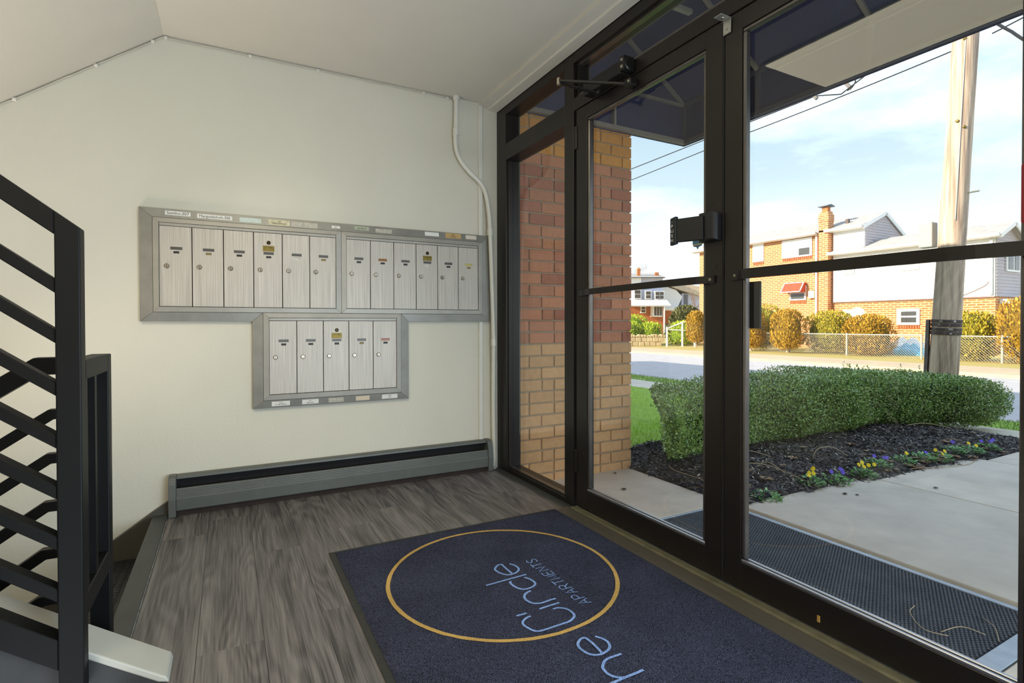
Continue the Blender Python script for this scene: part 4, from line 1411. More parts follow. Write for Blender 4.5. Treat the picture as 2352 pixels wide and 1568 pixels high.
# ================================================================ PANSIES, DEAD LEAVES, STALKS
pl_m = pm('pansy_leaf', '#4d8a3c', 0.5, island=0.4, col2='#9ec47c')
fy_m = pm('yellow_petal', '#f2d21a', 0.6, island=0.1)
fp_m = pm('purple_petal', '#6f55cc', 0.6, island=0.15)
PN = [(1.44, -1.00, 'leaf', 0, 'small green pansy plant without flowers nearest the doors'), (1.93, -.98, 'y', 5, 'yellow pansy clump nearest the doors beside a long dry stalk'),
      (2.16, -1.02, 'p', 4, 'violet pansy clump between the two brightest yellow clumps'), (2.46, -1.03, 'y', 6, 'fullest yellow pansy clump in the row'),
      (2.75, -.98, 'p', 3, 'violet pansy clump just beyond the fullest yellow clump'), (3.08, -1.0, 'y', 2, 'sparse yellow pansy clump mid row beside brown leaves'),
      (3.30, -1.03, 'p', 1, 'green pansy plant with one violet bloom mid row'), (3.47, -1.08, 'y', 3, 'yellow pansy clump beside the flattened pale stalks'),
      (3.78, -1.05, 'p', 2, 'violet pansy clump before the last yellow one'), (3.98, -1.10, 'y', 2, 'last yellow pansy clump near the far end of the bed'),
      (4.25, -1.10, 'p', 4, 'violet pansy clump at the far end of the bed')]
for X, Y, kind, nf, lb in PN:
    z = bed_z(X, Y)
    p = thing('pansy', (X, Y, z), lb, 'flower', 'pansies along the mulch edge')
    nl = 120
    a = NR.uniform(0, 2 * math.pi, nl)
    rr = np.sqrt(NR.uniform(0, 1, nl)) * 0.085
    Pp = np.column_stack([X + rr * np.cos(a), Y + rr * np.sin(a), z + NR.uniform(0.0, 0.055, nl) * (1.15 - rr / 0.075 * 0.7)])
    Dd = np.column_stack([np.cos(a) + NR.normal(0, .4, nl), np.sin(a) + NR.normal(0, .4, nl), NR.uniform(0, .8, nl)])
    Nl = rnd_dir(nl) * 0.5 + np.array([0, 0, 1.0])
    Nl /= np.linalg.norm(Nl, axis=1, keepdims=True)
    o = link('foliage', leaf_mesh('foliage', Pp, Dd, Nl, NR.uniform(.022, .04, nl), 0.018, (X, Y, z)), pl_m, p, (X, Y, z))
    o['kind'] = 'stuff'
    for q in range(nf):
        fx, fy, fz = X + R.uniform(-.06, .06), Y + R.uniform(-.06, .03), z + R.uniform(.06, .10)
        face = Vector((-0.6 + R.uniform(-.5, .5), -0.7 + R.uniform(-.4, .4), 0.55)).normalized()
        ax = face.cross(Vector((0, 0, 1))).normalized()
        bx_ = ax.cross(face)
        m = MB()
        for kk, (ang, sc) in enumerate(((90, 1.0), (35, .9), (145, .9), (215, 1.05), (325, 1.05), (270, 1.15))):
            t = rad(ang)
            c = Vector((fx, fy, fz)) + (ax * math.cos(t) + bx_ * math.sin(t)) * 0.0075 * sc + face * 0.001 * kk
            m.add([c + (ax * math.cos(2 * math.pi * s_ / 7) + bx_ * math.sin(2 * math.pi * s_ / 7)) * 0.0072 * sc for s_ in range(7)] + [c - face * 0.002], [tuple(range(7)), (0, 7, 1), (1, 7, 2), (2, 7, 3), (3, 7, 4), (4, 7, 5), (5, 7, 6), (6, 7, 0)])
        o = m.build('bloom', fy_m if kind == 'y' else fp_m, p)
        MB().tube([(X, Y, z + .01), ((X + fx) / 2, (Y + fy) / 2, z + .05), (fx, fy, fz - .004)], 0.0013, 5).build('stem', pl_m, p)

dl_m = pm('dead_leaf', '#8d5f45', 0.8, island=0.3, orand=0.3, col2='#b59a7c')
def curled(name, X, Y, z, s, rz, label, group, m=dl_m):
    n_ = 7
    vs_, fs_ = [], []
    for i in range(n_):
        t = i / (n_ - 1)
        w = math.sin(math.pi * (0.08 + 0.86 * t)) * 0.42 * (1 + 0.3 * (i % 2))
        for j, u in enumerate((-1, -.5, 0, .5, 1)):
            vs_.append(((t - .5) * s, u * w * s, s * (0.16 * abs(u) + 0.18 * (t - .5) ** 2) + 0.003))
    for i in range(n_ - 1):
        for j in range(4):
            fs_.append((i * 5 + j, i * 5 + j + 1, (i + 1) * 5 + j + 1, (i + 1) * 5 + j))
    c_, s2 = math.cos(rz), math.sin(rz)
    vs_ = [(X + a * c_ - b * s2, Y + a * s2 + b * c_, z + c) for a, b, c in vs_]
    # a few millimetres of thickness
    k = len(vs_)
    vs2 = [(a, b, c + 0.0008) for a, b, c in vs_]
    o = MB().add(vs_ + vs2, [f_[::-1] for f_ in fs_] + [tuple(q + k for q in f_) for f_ in fs_]).build(name, m, None, org=(X, Y, z))
    tag(o, label, 'leaf', group)
    return o
for k in range(34):
    if k < 16:
        X = R.uniform(2.7, 4.3)
        Y = bed_edge(X) + R.uniform(0.0, 0.14)
    else:
        X = R.uniform(1.3, 4.9)
        Y = bed_edge(X) + R.uniform(0.05, 0.6)
    curled('dead_leaf', X, Y, bed_z(X, Y) + 0.008, R.uniform(.045, .085), R.uniform(0, 6.28), 'curled brown dead leaf among the pansies along the concrete edge' if k < 16 else 'curled brown dead leaf on the mulch between hedge and pansies', 'dead leaves along the pansies' if k < 16 else 'dead leaves nearer the hedge')
ds_m = pm('dry_stalk', '#b09a78', 0.8, orand=0.15)
STK = [([(1.55, -.60, .0), (1.72, -.74, .05), (1.86, -.92, .02), (1.93, -1.07, .0)], 'long straight pale stalk lying across the mulch to the concrete'),
       ([(1.60, -.55, .0), (1.66, -.56, .07), (1.80, -.60, .09), (1.95, -.66, .05)], 'arched pale stalk at the foot of the hedge near the doors'),
       ([(1.72, -.70, .0), (1.78, -.76, .06), (1.85, -.86, .0)], 'short leaning reddish stalk beside a brown leaf'),
       ([(2.36, -.72, .0), (2.40, -.74, .07), (2.52, -.78, .08), (2.62, -.84, .02)], 'looped pale stalk above the yellow pansies'),
       ([(2.98, -1.10, .01), (3.25, -1.19, .015), (3.55, -1.24, .01), (3.8, -1.20, .01)], 'flat pale stalk along the concrete edge'),
       ([(3.1, -.98, .02), (3.35, -1.08, .03), (3.6, -1.19, .01)], 'slanting pale stalk among the mid row pansies'),
       ([(3.72, -.95, .0), (3.74, -1.0, .09), (3.80, -1.10, .12)], 'upright reddish stalk beside violet pansies'),
       ([(4.1, -.55, .05), (4.3, -.62, .06), (4.5, -.74, .02)], 'pale stalk under the far end of the hedge'),
       ([(1.28, -.30, .03), (1.22, -.42, .05), (1.27, -.60, .02), (1.30, -.72, .0)], 'pale stalk on the mulch beside the brick pier')]
for P_, lb in STK:
    pts = smooth_path([(a, b, bed_z(a, b) + c + 0.006) for a, b, c in P_], 4)
    o = MB().tube(pts, [0.0035 - 0.0015 * i / len(pts) for i in range(len(pts))], 5).build('dry_stalk', ds_m, None, org=tuple(pts[0]), smooth=True)
    tag(o, lb, 'stalk', 'dry stalks on the mulch bed')
for P_, lb in (([(0.80, -2.13, .0), (0.70, -2.16, .012), (0.62, -2.24, .012), (0.66, -2.30, .006)], 'curved straw stalk on the black rubber mat, longest of three'),
               ([(0.68, -2.27, .0), (0.76, -2.30, .012), (0.79, -2.36, .004)], 'short looped straw stalk on the black rubber mat'),
               ([(0.93, -2.30, .0), (0.86, -2.36, .012), (0.78, -2.40, .006)], 'thin straight straw stalk at the far corner of the rubber mat')):
    pts = smooth_path([(a, b, -0.155 + c) for a, b, c in P_], 5)
    o = MB().tube(pts, 0.0018, 5).build('straw', ds_m, None, org=tuple(pts[0]), smooth=True)
    tag(o, lb, 'straw', 'straws on the rubber mat')
for X, Y, s_ in ((2.62, -1.42, .03), (1.95, -1.2, .03), (2.0, -1.25, .02), (3.3, -1.7, .02), (0.75, -0.42, .035), (0.62, -0.12, .02), (0.7, -0.1, .02), (0.95, -0.08, .025)):
    curled('debris_leaf', X, Y, -0.149 if X > 1.16 else -0.155, s_, R.uniform(0, 6), 'tiny scrap of dead leaf on the concrete walk' if X > 1.16 else 'tiny scrap of dead leaf on the concrete beside the brick pier', 'scraps on the concrete walk' if X > 1.16 else 'scraps beside the brick pier', pm('debris_dark', '#4b4038', 0.9))

# ================================================================ UTILITY POLE AND WIRES
po = thing('utility_pole', (6.12, 0.02, -0.2), 'weathered wooden utility pole leaning behind the hedge beside the road', 'pole')
def pole_mat():
    m, n, l, b = nodes_of('pole_wood')
    geo = n.new('ShaderNodeNewGeometry')
    mp = n.new('ShaderNodeMapping')
    mp.inputs['Scale'].default_value = (26, 26, 1.1)
    l.new(geo.outputs['Position'], mp.inputs['Vector'])
    t = n.new('ShaderNodeTexNoise')
    t.inputs['Scale'].default_value = 1.0
    t.inputs['Detail'].default_value = 6
    l.new(mp.outputs[0], t.inputs['Vector'])
    r = n.new('ShaderNodeValToRGB')
    r.color_ramp.elements[0].position = 0.33
    r.color_ramp.elements[0].color = hx('#9a8170')
    r.color_ramp.elements[1].position = 0.62
    r.color_ramp.elements[1].color = hx('#dcc3a8')
    l.new(t.outputs['Fac'], r.inputs[0])
    l.new(r.outputs[0], b.inputs['Base Color'])
    b.inputs['Roughness'].default_value = 0.95
    bp = n.new('ShaderNodeBump')
    bp.inputs['Strength'].default_value = 0.8
    bp.inputs['Distance'].default_value = 0.01
    l.new(t.outputs['Fac'], bp.inputs['Height'])
    l.new(bp.outputs[0], b.inputs['Normal'])
    return m
pole_m = pole_mat()
PA, PB = Vector((6.12, 0.038, -0.25)), Vector((6.12, -0.305, 6.6))
lean = (PB - PA) / (PB.z - PA.z)
def pc(z):
    return PA + lean * (z - PA.z)
def prd(z):
    return 0.153 - 0.0066 * (z + 0.25)
prof_pts = [PA + (PB - PA) * (i / 24) for i in range(25)]
MB().tube(prof_pts, [prd(p.z) + R.uniform(-.003, .003) for p in prof_pts], 22).build('shaft', pole_m, po, smooth=True)
strap_m = pm('rusty_strap', '#5a4c47', 0.7, 0.3, var=0.3, vscale=30)
for z in (1.00, 0.955, 0.90, 0.855):
    c = pc(z)
    MB().lathe((c.x, c.y, z - 0.019), (lean.x, lean.y, 1), [(prd(z) + 0.001, 0), (prd(z) + 0.007, 0.002), (prd(z) + 0.007, 0.036), (prd(z) + 0.001, 0.038)], 24).build('strap', strap_m, po)
for k in range(9):
    z = R.choice((1.0, .955, .9, .855)) + R.uniform(-.004, .004)
    c = pc(z)
    a = math.radians(R.uniform(170, 235))
    p = Vector((c.x + math.cos(a) * (prd(z) + .006), c.y + math.sin(a) * (prd(z) + .006), z))
    dv = Vector((math.cos(a), math.sin(a), 0))
    sidev = Vector((-math.sin(a), math.cos(a), 0))
    MB().prism([p - sidev * .012 + Vector((0, 0, -.011)), p + sidev * .012 + Vector((0, 0, -.011)), p + sidev * .010 + Vector((0, 0, .011)), p - sidev * .008 + Vector((0, 0, .011))], dv * 0.003).build('tag_plate', gal, po)
# dark wooden moulding running down beside the pole, and grey box
MB().prism([(6.05, 0.145, -0.2), (6.11, 0.212, -0.2), (6.11, 0.172, 1.02), (6.05, 0.110, 1.02)], (-0.04, 0.0, 0)).build('conduit_moulding', strap_m, po)
MB().box(6.06, 0.105, 1.92, 6.20, 0.255, 2.23).build('junction_box', pm('grey_box', '#a3a39c', 0.6), po, bevel=0.012, seg=2)
for z, a in ((4.30, 200), (3.36, 192), (3.28, 222), (4.45, 215)):
    c = pc(z)
    ar = rad(a)
    q = Vector((c.x + math.cos(ar) * prd(z), c.y + math.sin(ar) * prd(z), z))
    MB().lathe(q, (math.cos(ar), math.sin(ar), 0), [(0.018, -0.005), (0.018, 0.006), (0.010, 0.014)], 10).build('bolt', brass_m, po)
gw = [(pc(z).x + math.cos(rad(207 + 3 * math.sin(z))) * (prd(z) + .004), pc(z).y + math.sin(rad(207 + 3 * math.sin(z))) * (prd(z) + .004), z) for z in np.linspace(2.2, 4.7, 14)]
MB().tube(gw, 0.005, 5).build('ground_wire', pm('pale_wire', '#cfc8bb', 0.7), po)
c = pc(2.52)
MB().tube([(c.x, c.y - prd(2.5), 2.52), (c.x, c.y - prd(2.5) - 0.10, 2.52)], 0.012, 6).build('step_bolt', gal, po)
wire_m = pm('black_cable', '#1e1f24', 0.6)
def wire(pts, r, label, sag=0.0, name='power_line'):
    P_ = []
    for a, b in zip(pts[:-1], pts[1:]):
        a, b = Vector(a), Vector(b)
        for i in range(12):
            t = i / 12
            P_.append(a.lerp(b, t) - Vector((0, 0, sag * 4 * t * (1 - t))))
    P_.append(Vector(pts[-1]))
    o = MB().tube(P_, r, 5).build(name, wire_m, None, org=tuple(P_[0]))
    tag(o, label, 'wire', 'overhead wires at the pole')
    return o
wire([(6.05, 9.5, 4.26), (6.05, 2.9, 4.318), (6.05, 1.58, 4.327), (6.02, 1.2, 4.20), (6.05, 0.9, 4.34), (6.05, -0.1, 4.8)], 0.009, 'upper overhead wire that loops past two spacer clamps under the awning', 0.0)
wire([(6.05, 9.5, 3.97), (6.05, 2.767, 4.15), (6.08, -0.12, 4.245)], 0.008, 'lower overhead wire running straight to the pole', 0.015)
wire([(6.1, -0.45, 4.28), (6.1, -1.4, 4.50), (6.1, -6, 5.1)], 0.008, 'lower thin wire leaving the pole away from the brick pier', 0.02)
wire([(6.1, -0.42, 4.42), (6.1, -0.9, 4.50), (6.1, -1.6, 4.95), (6.1, -6, 6.6)], 0.006, 'curved pale service wire leaving the pole above the others', 0.01)
wire([(6.1, -0.40, 4.50), (6.1, -0.62, 4.22), (6.1, -0.86, 3.92), (6.1, -0.985, 3.78), (6.1, -1.02, 3.80)], 0.016, 'thick black drop cable hanging in a curve beside the pole', 0.01)
for Y, Z in ((1.585, 4.30), (1.10, 4.26)):
    o = MB().bar((6.05, Y - 0.02, Z - 0.02), (6.05, Y + 0.07, Z + 0.11), 0.03, 0.045).build('spacer_clamp', pm('clamp_grey', '#5b5450', 0.6), None, org=(6.05, Y, Z))
    tag(o, 'grey spacer clamp on the looping overhead wire, ' + ('farther from the pole' if Y > 1.3 else 'nearer the pole'), 'clamp')
lp = [(6.05, 1.16, 4.375), (6.05, 1.06, 4.37), (6.05, 1.02, 4.32), (6.05, 1.06, 4.26), (6.05, 1.13, 4.23)]
o = MB().tube(smooth_path(lp, 4), 0.009, 5).build('wire_loop', wire_m, None, org=lp[0])
tag(o, 'small loop of black wire beside the spacer clamp nearer the pole', 'wire')

# ================================================================ CHAIN LINK FENCE
cf = thing('chain_link_fence', (19.0, 6.0, -0.24), 'silver chain link fence with round posts along the far pavement', 'fence')
fm = pm('fence_galvanised', '#b5b2a8', 0.5, 0.4)
FX, FY0, FY1, FZ0, FZ1 = 19.0, 2.0, 13.6, -0.22, 0.565
for y in (2.0, 3.9, 5.90, 6.02, 8.468, 10.8, 13.06):
    MB().tube([(FX, y, -0.25), (FX, y, FZ1 + 0.05)], 0.035, 8).build('post', fm, cf)
for a, b in ((FY0, 5.9), (6.02, FY1)):
    MB().tube([(FX, a, FZ1), (FX, b, FZ1)], 0.022, 6).build('top_rail', fm, cf)
mesh_ = MB()
st_, hh = 0.085, FZ1 - FZ0
k0 = int((FY1 - FY0 + hh) / st_)
for k in range(-int(hh / st_), k0):
    for sg in (1, -1):
        y0 = FY0 + k * st_
        ya, yb = (y0, y0 + hh) if sg > 0 else (y0 + hh, y0)
        za, zb = FZ0, FZ1
        # clip to fence length
        lo, hi = min(ya, yb), max(ya, yb)
        if hi < FY0 or lo > FY1:
            continue
        def clip(ya, za, yb, zb):
            pts = []
            for (y, z, y2, z2) in ((ya, za, yb, zb), (yb, zb, ya, za)):
                if y < FY0:
                    t = (FY0 - y) / (y2 - y)
                    y, z = FY0, z + (z2 - z) * t
                elif y > FY1:
                    t = (FY1 - y) / (y2 - y)
                    y, z = FY1, z + (z2 - z) * t
                pts.append((y, z))
            return pts
        (a1, b1_), (a2, b2_) = clip(ya, za, yb, zb)
        if abs(a1 - a2) > 0.02:
            mesh_.tube([(FX + 0.004 * sg, a1, b1_), (FX + 0.004 * sg, a2, b2_)], 0.0042, 3, cap=False)
o = mesh_.build('wire_mesh', fm, cf)
o['kind'] = 'stuff'

# ================================================================ SHRUBS ACROSS THE ROAD
gold_m = pm('golden_foliage', '#94700f', 0.75, island=0.4, col2='#cf9f2c')
goldg_m = pm('golden_green_foliage', '#8a7f16', 0.75, island=0.4, col2='#cdb438')
yel_m = pm('yellow_green_foliage', '#7f9a14', 0.75, island=0.4, col2='#d3d83a')
ever_m = pm('evergreen_foliage', '#4b5026', 0.8, island=0.45, col2='#7d7a44')
def shrub(name, label, cx, cy, z0, rx, ry, h, mat_, n=2600, taper=0.15, up=1.4, s=0.10, group=None, cat='shrub', stemh=0.0):
    p = thing(name, (cx, cy, z0), label, cat, group)
    u = rnd_dir(n)
    zc = z0 + stemh + (h - stemh) / 2
    rr = NR.uniform(0.86, 1.04, n)
    Px = u * rr[:, None]
    # squarish ellipsoid
    Px = np.sign(Px) * np.abs(Px) ** 0.72
    tz = Px[:, 2]
    wob = 1 + 0.10 * np.sin(5 * np.arctan2(u[:, 1], u[:, 0]) + 3 * tz + cx)
    tp = (1 - taper * (tz * 0.5 + 0.5)) * wob
    P_ = np.column_stack([cx + Px[:, 0] * rx * tp, cy + Px[:, 1] * ry * tp, zc + tz * (h - stemh) / 2])
    D_ = u + rnd_dir(n) * 0.7 + np.array([0, 0, up])
    N_ = u + rnd_dir(n) * 0.6
    N_ /= np.linalg.norm(N_, axis=1, keepdims=True)
    L_ = NR.uniform(0.6, 1.3, n) * s
    o = link('foliage', leaf_mesh('foliage', P_, D_, N_, L_, L_ * 0.45, (cx, cy, z0)), mat_, p, (cx, cy, z0))
    o['kind'] = 'stuff'
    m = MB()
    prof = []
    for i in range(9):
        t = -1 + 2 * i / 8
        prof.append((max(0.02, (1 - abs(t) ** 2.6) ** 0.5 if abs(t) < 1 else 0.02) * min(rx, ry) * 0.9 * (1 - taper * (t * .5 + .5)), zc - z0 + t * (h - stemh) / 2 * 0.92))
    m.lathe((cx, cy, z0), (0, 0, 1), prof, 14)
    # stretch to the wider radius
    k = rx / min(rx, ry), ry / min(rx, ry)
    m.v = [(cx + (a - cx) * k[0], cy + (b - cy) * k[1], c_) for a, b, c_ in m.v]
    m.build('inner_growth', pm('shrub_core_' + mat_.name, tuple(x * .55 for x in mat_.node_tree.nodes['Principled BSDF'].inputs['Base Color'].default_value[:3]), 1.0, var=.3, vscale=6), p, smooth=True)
    if stemh:
        MB().tube([(cx, cy, z0 - 0.02), (cx, cy, z0 + stemh + 0.2)], 0.05, 6).build('trunk', pole_m, p)
    return p
shrub('arborvitae', 'golden column shrub at the left end of the fence, beside the black pull plate', 18.75, 12.45, -0.22, .55, .62, 1.75, gold_m, stemh=.1, up=2)
shrub('arborvitae', 'tall greener shrub behind the golden column at the left of the fence', 20.3, 13.0, -0.24, .8, 1.0, 2.05, goldg_m)
shrub('arborvitae', 'rounded golden shrub hanging over the fence, second from the left', 18.8, 10.75, -0.2, .6, .62, 1.72, gold_m, up=2, stemh=.08)
shrub('arborvitae', 'broad green gold shrub behind the fence under the downspouts', 20.2, 9.8, -0.24, .9, .92, 1.68, goldg_m, n=3600)
shrub('arborvitae', 'wide gold shrub behind the fence beside the fence post', 19.95, 8.2, -0.24, .85, .78, 1.5, gold_m, n=3400)
shrub('arborvitae', 'gold shrub behind the fence immediately past the utility pole', 19.85, 4.95, -0.24, .75, .68, 1.55, goldg_m, n=3000)
shrub('arborvitae', 'tallest gold shrub at the right end of the fence', 19.6, 3.5, -0.24, .8, .72, 1.95, gold_m, n=3400)
shrub('arborvitae', 'narrow golden shrub by the far driveway gate', 18.9, 15.7, -0.2, .45, .42, 1.75, gold_m, stemh=.22, up=2)

# tarp heap and pool cover behind the fence
tp = thing('pool_cover', (21.8, 7.8, -0.24), 'crumpled white and turquoise pool cover lying behind the fence', 'cover')
def heap(name, m, cx, cy, rx, ry, h):
    vs_, fs_ = [], []
    g = 16
    for j in range(g):
        for i in range(g):
            a, b = -1 + 2 * i / (g - 1), -1 + 2 * j / (g - 1)
            rr = max(0, 1 - a * a) * max(0, 1 - b * b)
            vs_.append((cx + a * rx, cy + b * ry, -0.235 + h * rr ** 0.5 * (0.8 + 0.35 * math.sin(7 * a + 5 * b) * math.sin(6 * b))))
    fs_ = [(j * g + i, j * g + i + 1, (j + 1) * g + i + 1, (j + 1) * g + i) for j in range(g - 1) for i in range(g - 1)]
    return MB().add(vs_, fs_).build(name, m, tp, smooth=True)
heap('white_sheet', pm('white_vinyl', '#f0efec', 0.4), 22.0, 7.85, .5, .85, .62)
heap('blue_sheet', pm('turquoise_vinyl', '#57b8d8', 0.4), 21.45, 7.5, .38, .6, .42)
heap('grey_sheet', pm('grey_mesh_sheet', '#8b7f78', 0.6), 21.35, 8.15, .32, .32, .45)

# ================================================================ BRICK HOUSE ACROSS THE ROAD
HX = 25.0
fb = far_brick_mat('orange_far_brick', '#c4743c', '#a85a34', '#d2ac7e')
wsid = pm('white_siding', '#e9e7e2', 0.6)
shade_sid = pm('shaded_siding', '#b9b0b2', 0.7, var=0.03)  # siding of the gable ends, their shade put into the colour
roofm = pm('light_shingle', '#a8a19a', 0.9, var=0.14, vscale=3, bump=0.3, bscale=12)
wfr = pm('white_window_frame', '#eceae6', 0.5)
wgl = pm('dark_window_glass', '#4a4a48', 0.15, spec=0.6)
wbl = pm('pale_blind', '#969b95', 0.5)
gut = pm('white_gutter', '#dfdedb', 0.45)
ho = thing('brick_house', (26.6, 13.5, -0.24), 'orange brick house with chimney, white siding and red window awning across the road', 'house')
MB().box(HX, 11.06, -0.24, 28.2, 21.05, 5.60).build('brick_wall', fb, ho)
MB().box(HX, 6.2, -0.24, 27.3, 11.055, 2.03).build('brick_wall', fb, ho)
MB().box(HX - 0.06, 6.2, 2.035, 27.3, 12.52, 4.40).build('siding_wall', wsid, ho)
MB().box(HX - 0.055, 11.05, 4.405, 25.0, 12.53, 5.60).build('siding_panel', wsid, ho)
MB().box(HX - 0.075, 6.19, 1.985, HX - 0.002, 12.53, 2.034).build('drip_edge', pm('brown_trim', '#7d5a4a', 0.6), ho)
# main roof
rz, rxm = 6.40, 26.62
MB().prism([(HX - 0.35, 21.3, 5.62), (rxm, 21.3, rz), (28.5, 21.3, 5.35), (28.5, 21.3, 5.27), (rxm, 21.3, rz - .09), (HX - 0.35, 21.3, 5.54)], (0, -10.35, 0)).build('roof', roofm, ho)
MB().prism([(HX - 0.35, 5.95, 4.46), (26.0, 5.95, 5.03), (27.6, 5.95, 4.20), (27.6, 5.95, 4.12), (26.0, 5.95, 4.95), (HX - 0.35, 5.95, 4.38)], (0, 5.08, 0)).build('roof', roofm, ho)
MB().prism([(26.0, 11.0, 5.03), (HX - 0.35, 11.0, 4.46), (HX - 0.35, 12.55, 4.46), (HX, 12.55, 4.60), (HX, 11.07, 4.66)], (0, 0, -0.06)).build('roof_return', roofm, ho)
# gable ends in clapboards
def gable(y, xa, xb, base, slope_f):
    n_ = int((slope_f(None) - base) / 0.13)
    for k in range(n_ + 1):
        z0, z1 = base + k * 0.13, base + (k + 1) * 0.13
        def span(z):
            return slope_f(z)
        s0, s1 = span(z0), span(z1)
        if s0[1] - s0[0] < 0.03:
            break
        if s1[1] - s1[0] < 0.0:
            mid = (s0[0] + s0[1]) / 2
            s1 = (mid - .005, mid + .005)
        MB().hexa([(s0[0], y, z0), (s0[1], y, z0), (s0[1], y - 0.035, z0), (s0[0], y - 0.035, z0)],
                  [(s1[0], y, z1), (s1[1], y, z1), (s1[1], y - 0.010, z1), (s1[0], y - 0.010, z1)]).build('clapboard', shade_sid, ho)
def mk(apex_x, apex_z, xf, zf, xr, zr, lo, hi):
    def f(z):
        if z is None:
            return apex_z
        if z < zf:
            a = lo
        else:
            a = lo + (apex_x - lo) * (z - zf) / (apex_z - zf)
        b = hi if z < zr else hi + (apex_x - hi) * (z - zr) / (apex_z - zr)
        return (a, b)
    return f
gable(11.05, HX, 28.2, 4.45, mk(rxm, 6.30, HX, 5.62, 28.2, 5.45, HX, 28.2))
gable(6.195, HX, 27.3, 2.05, mk(26.0, 4.95, HX, 4.42, 27.3, 4.28, HX, 27.3))
def rake(y, p, q):
    MB().bar((p[0], y, p[1]), (q[0], y, q[1]), 0.05, 0.17, (0, 0, 1)).build('rake_board', wfr, ho)
rake(10.95, (HX - 0.36, 5.50), (rxm, 6.33))
rake(10.95, (rxm, 6.33), (28.5, 5.26))
rake(5.93, (HX - 0.36, 4.36), (26.0, 4.96))
rake(5.93, (26.0, 4.96), (27.6, 4.12))
def gutter(y0, y1, z):
    MB().prism([(HX - 0.36, y0, z), (HX - 0.50, y0, z + 0.02), (HX - 0.48, y0, z - 0.10), (HX - 0.38, y0, z - 0.13), (HX - .06, y0, z - .13), (HX - .06, y0, z)], (0, y1 - y0, 0)).build('gutter', gut, ho)
gutter(13.2, 21.3, 5.60)
gutter(10.96, 12.75, 5.60)
gutter(5.94, 12.60, 4.45)
for y, z0, z1 in ((13.33, -0.2, 5.48), (12.77, -0.2, 5.48), (6.3, 2.1, 4.3)):
    MB().box(HX - 0.16, y - 0.05, z0, HX - 0.06, y + 0.05, z1).build('downspout', gut, ho, bevel=0.01)
# chimney
ch = MB()
ch.box(HX - 0.35, 12.60, -0.24, HX + 0.1, 13.08, 6.05)
co = ch.build('chimney', fb, ho)
MB().box(HX - 0.38, 12.575, 6.05, HX + 0.13, 13.105, 6.42).build('chimney_collar', fb, co, bevel=0.02)
MB().box(HX - 0.33, 12.63, 6.42, HX + 0.08, 13.05, 6.55).build('chimney_shoulder', fb, co)
MB().box(HX - 0.25, 12.70, 6.55, HX + 0.0, 12.98, 6.78).build('chimney_pot', pm('orange_flue', '#c0703c', 0.8), co)
MB().prism([(HX - 0.42, 12.58, 6.83), (HX - 0.12, 12.58, 6.91), (HX + 0.18, 12.58, 6.83), (HX + 0.18, 12.58, 6.80), (HX - 0.42, 12.58, 6.80)], (0, .52, 0)).build('chimney_cap', pm('chimney_cap', '#46525a', 0.5), co)
for y, z in ((19.6, 5.86), (12.1, 5.90)):
    v = MB().box(HX + 0.35, y - .07, z - 0.1, HX + 0.49, y + .07, z + 0.22).build('roof_vent', pm('vent_brown', '#5a4a44', 0.7), ho)
def fwin(y0, y1, z0, z1, panes, sill=True, x=HX, fw=0.07):
    m = MB()
    f = m.box(x - 0.06, y0, z0, x - 0.001, y1, z1).build('window', wfr, ho, bevel=0.008)
    for (a, b, c_, d_, mm) in panes:
        MB().box(x - 0.068, a, c_, x - 0.061, b, d_).build('pane', mm, f)
    if sill:
        nb_ = int((y1 - y0) / 0.1)
        for i in range(nb_):
            yy = y0 + (y1 - y0) * (i + .5) / nb_
            MB().box(x - 0.03, yy - .04, z0 - 0.16, x - 0.002, yy + .04, z0 - 0.012).build('sill_brick', pm('sill_brick', '#b3623a', 0.9, orand=.15), f)
    return f
fwin(16.42, 17.12, 4.47, 5.50, [(16.54, 16.94, 4.58, 4.98, wbl), (16.54, 16.94, 5.06, 5.34, wfr)])
fwin(13.62, 15.30, 4.48, 5.44, [(14.55, 15.15, 4.56, 4.92, wbl), (13.74, 14.33, 4.56, 4.92, wgl), (14.55, 15.15, 5.0, 5.34, wfr), (13.74, 14.33, 5.0, 5.34, wfr)])
fwin(13.93, 14.84, 2.20, 2.95, [(14.02, 14.76, 2.27, 2.56, wgl)])
fwin(8.77, 9.67, 0.90, 1.62, [(8.89, 9.49, 1.31, 1.50, wgl), (8.89, 9.49, 1.01, 1.24, wgl)])
fwin(11.35, 12.05, 1.25, 1.63, [(11.5, 11.9, 1.36, 1.48, wbl)], sill=False)
fwin(11.50, 11.98, 3.35, 4.0, [(11.55, 11.93, 3.40, 3.95, wbl)], sill=False, x=HX - .06)
fwin(8.80, 9.56, 3.32, 4.0, [(8.87, 9.49, 3.37, 3.95, wbl)], sill=False, x=HX - .06)
f = MB().box(25.75, 6.10, 3.05, 26.95, 6.16, 4.05).build('window', wfr, ho)
for a, b in ((25.85, 26.3), (26.42, 26.85)):
    MB().box(a, 6.085, 3.12, b, 6.10, 3.98).build('pane', wgl, f)
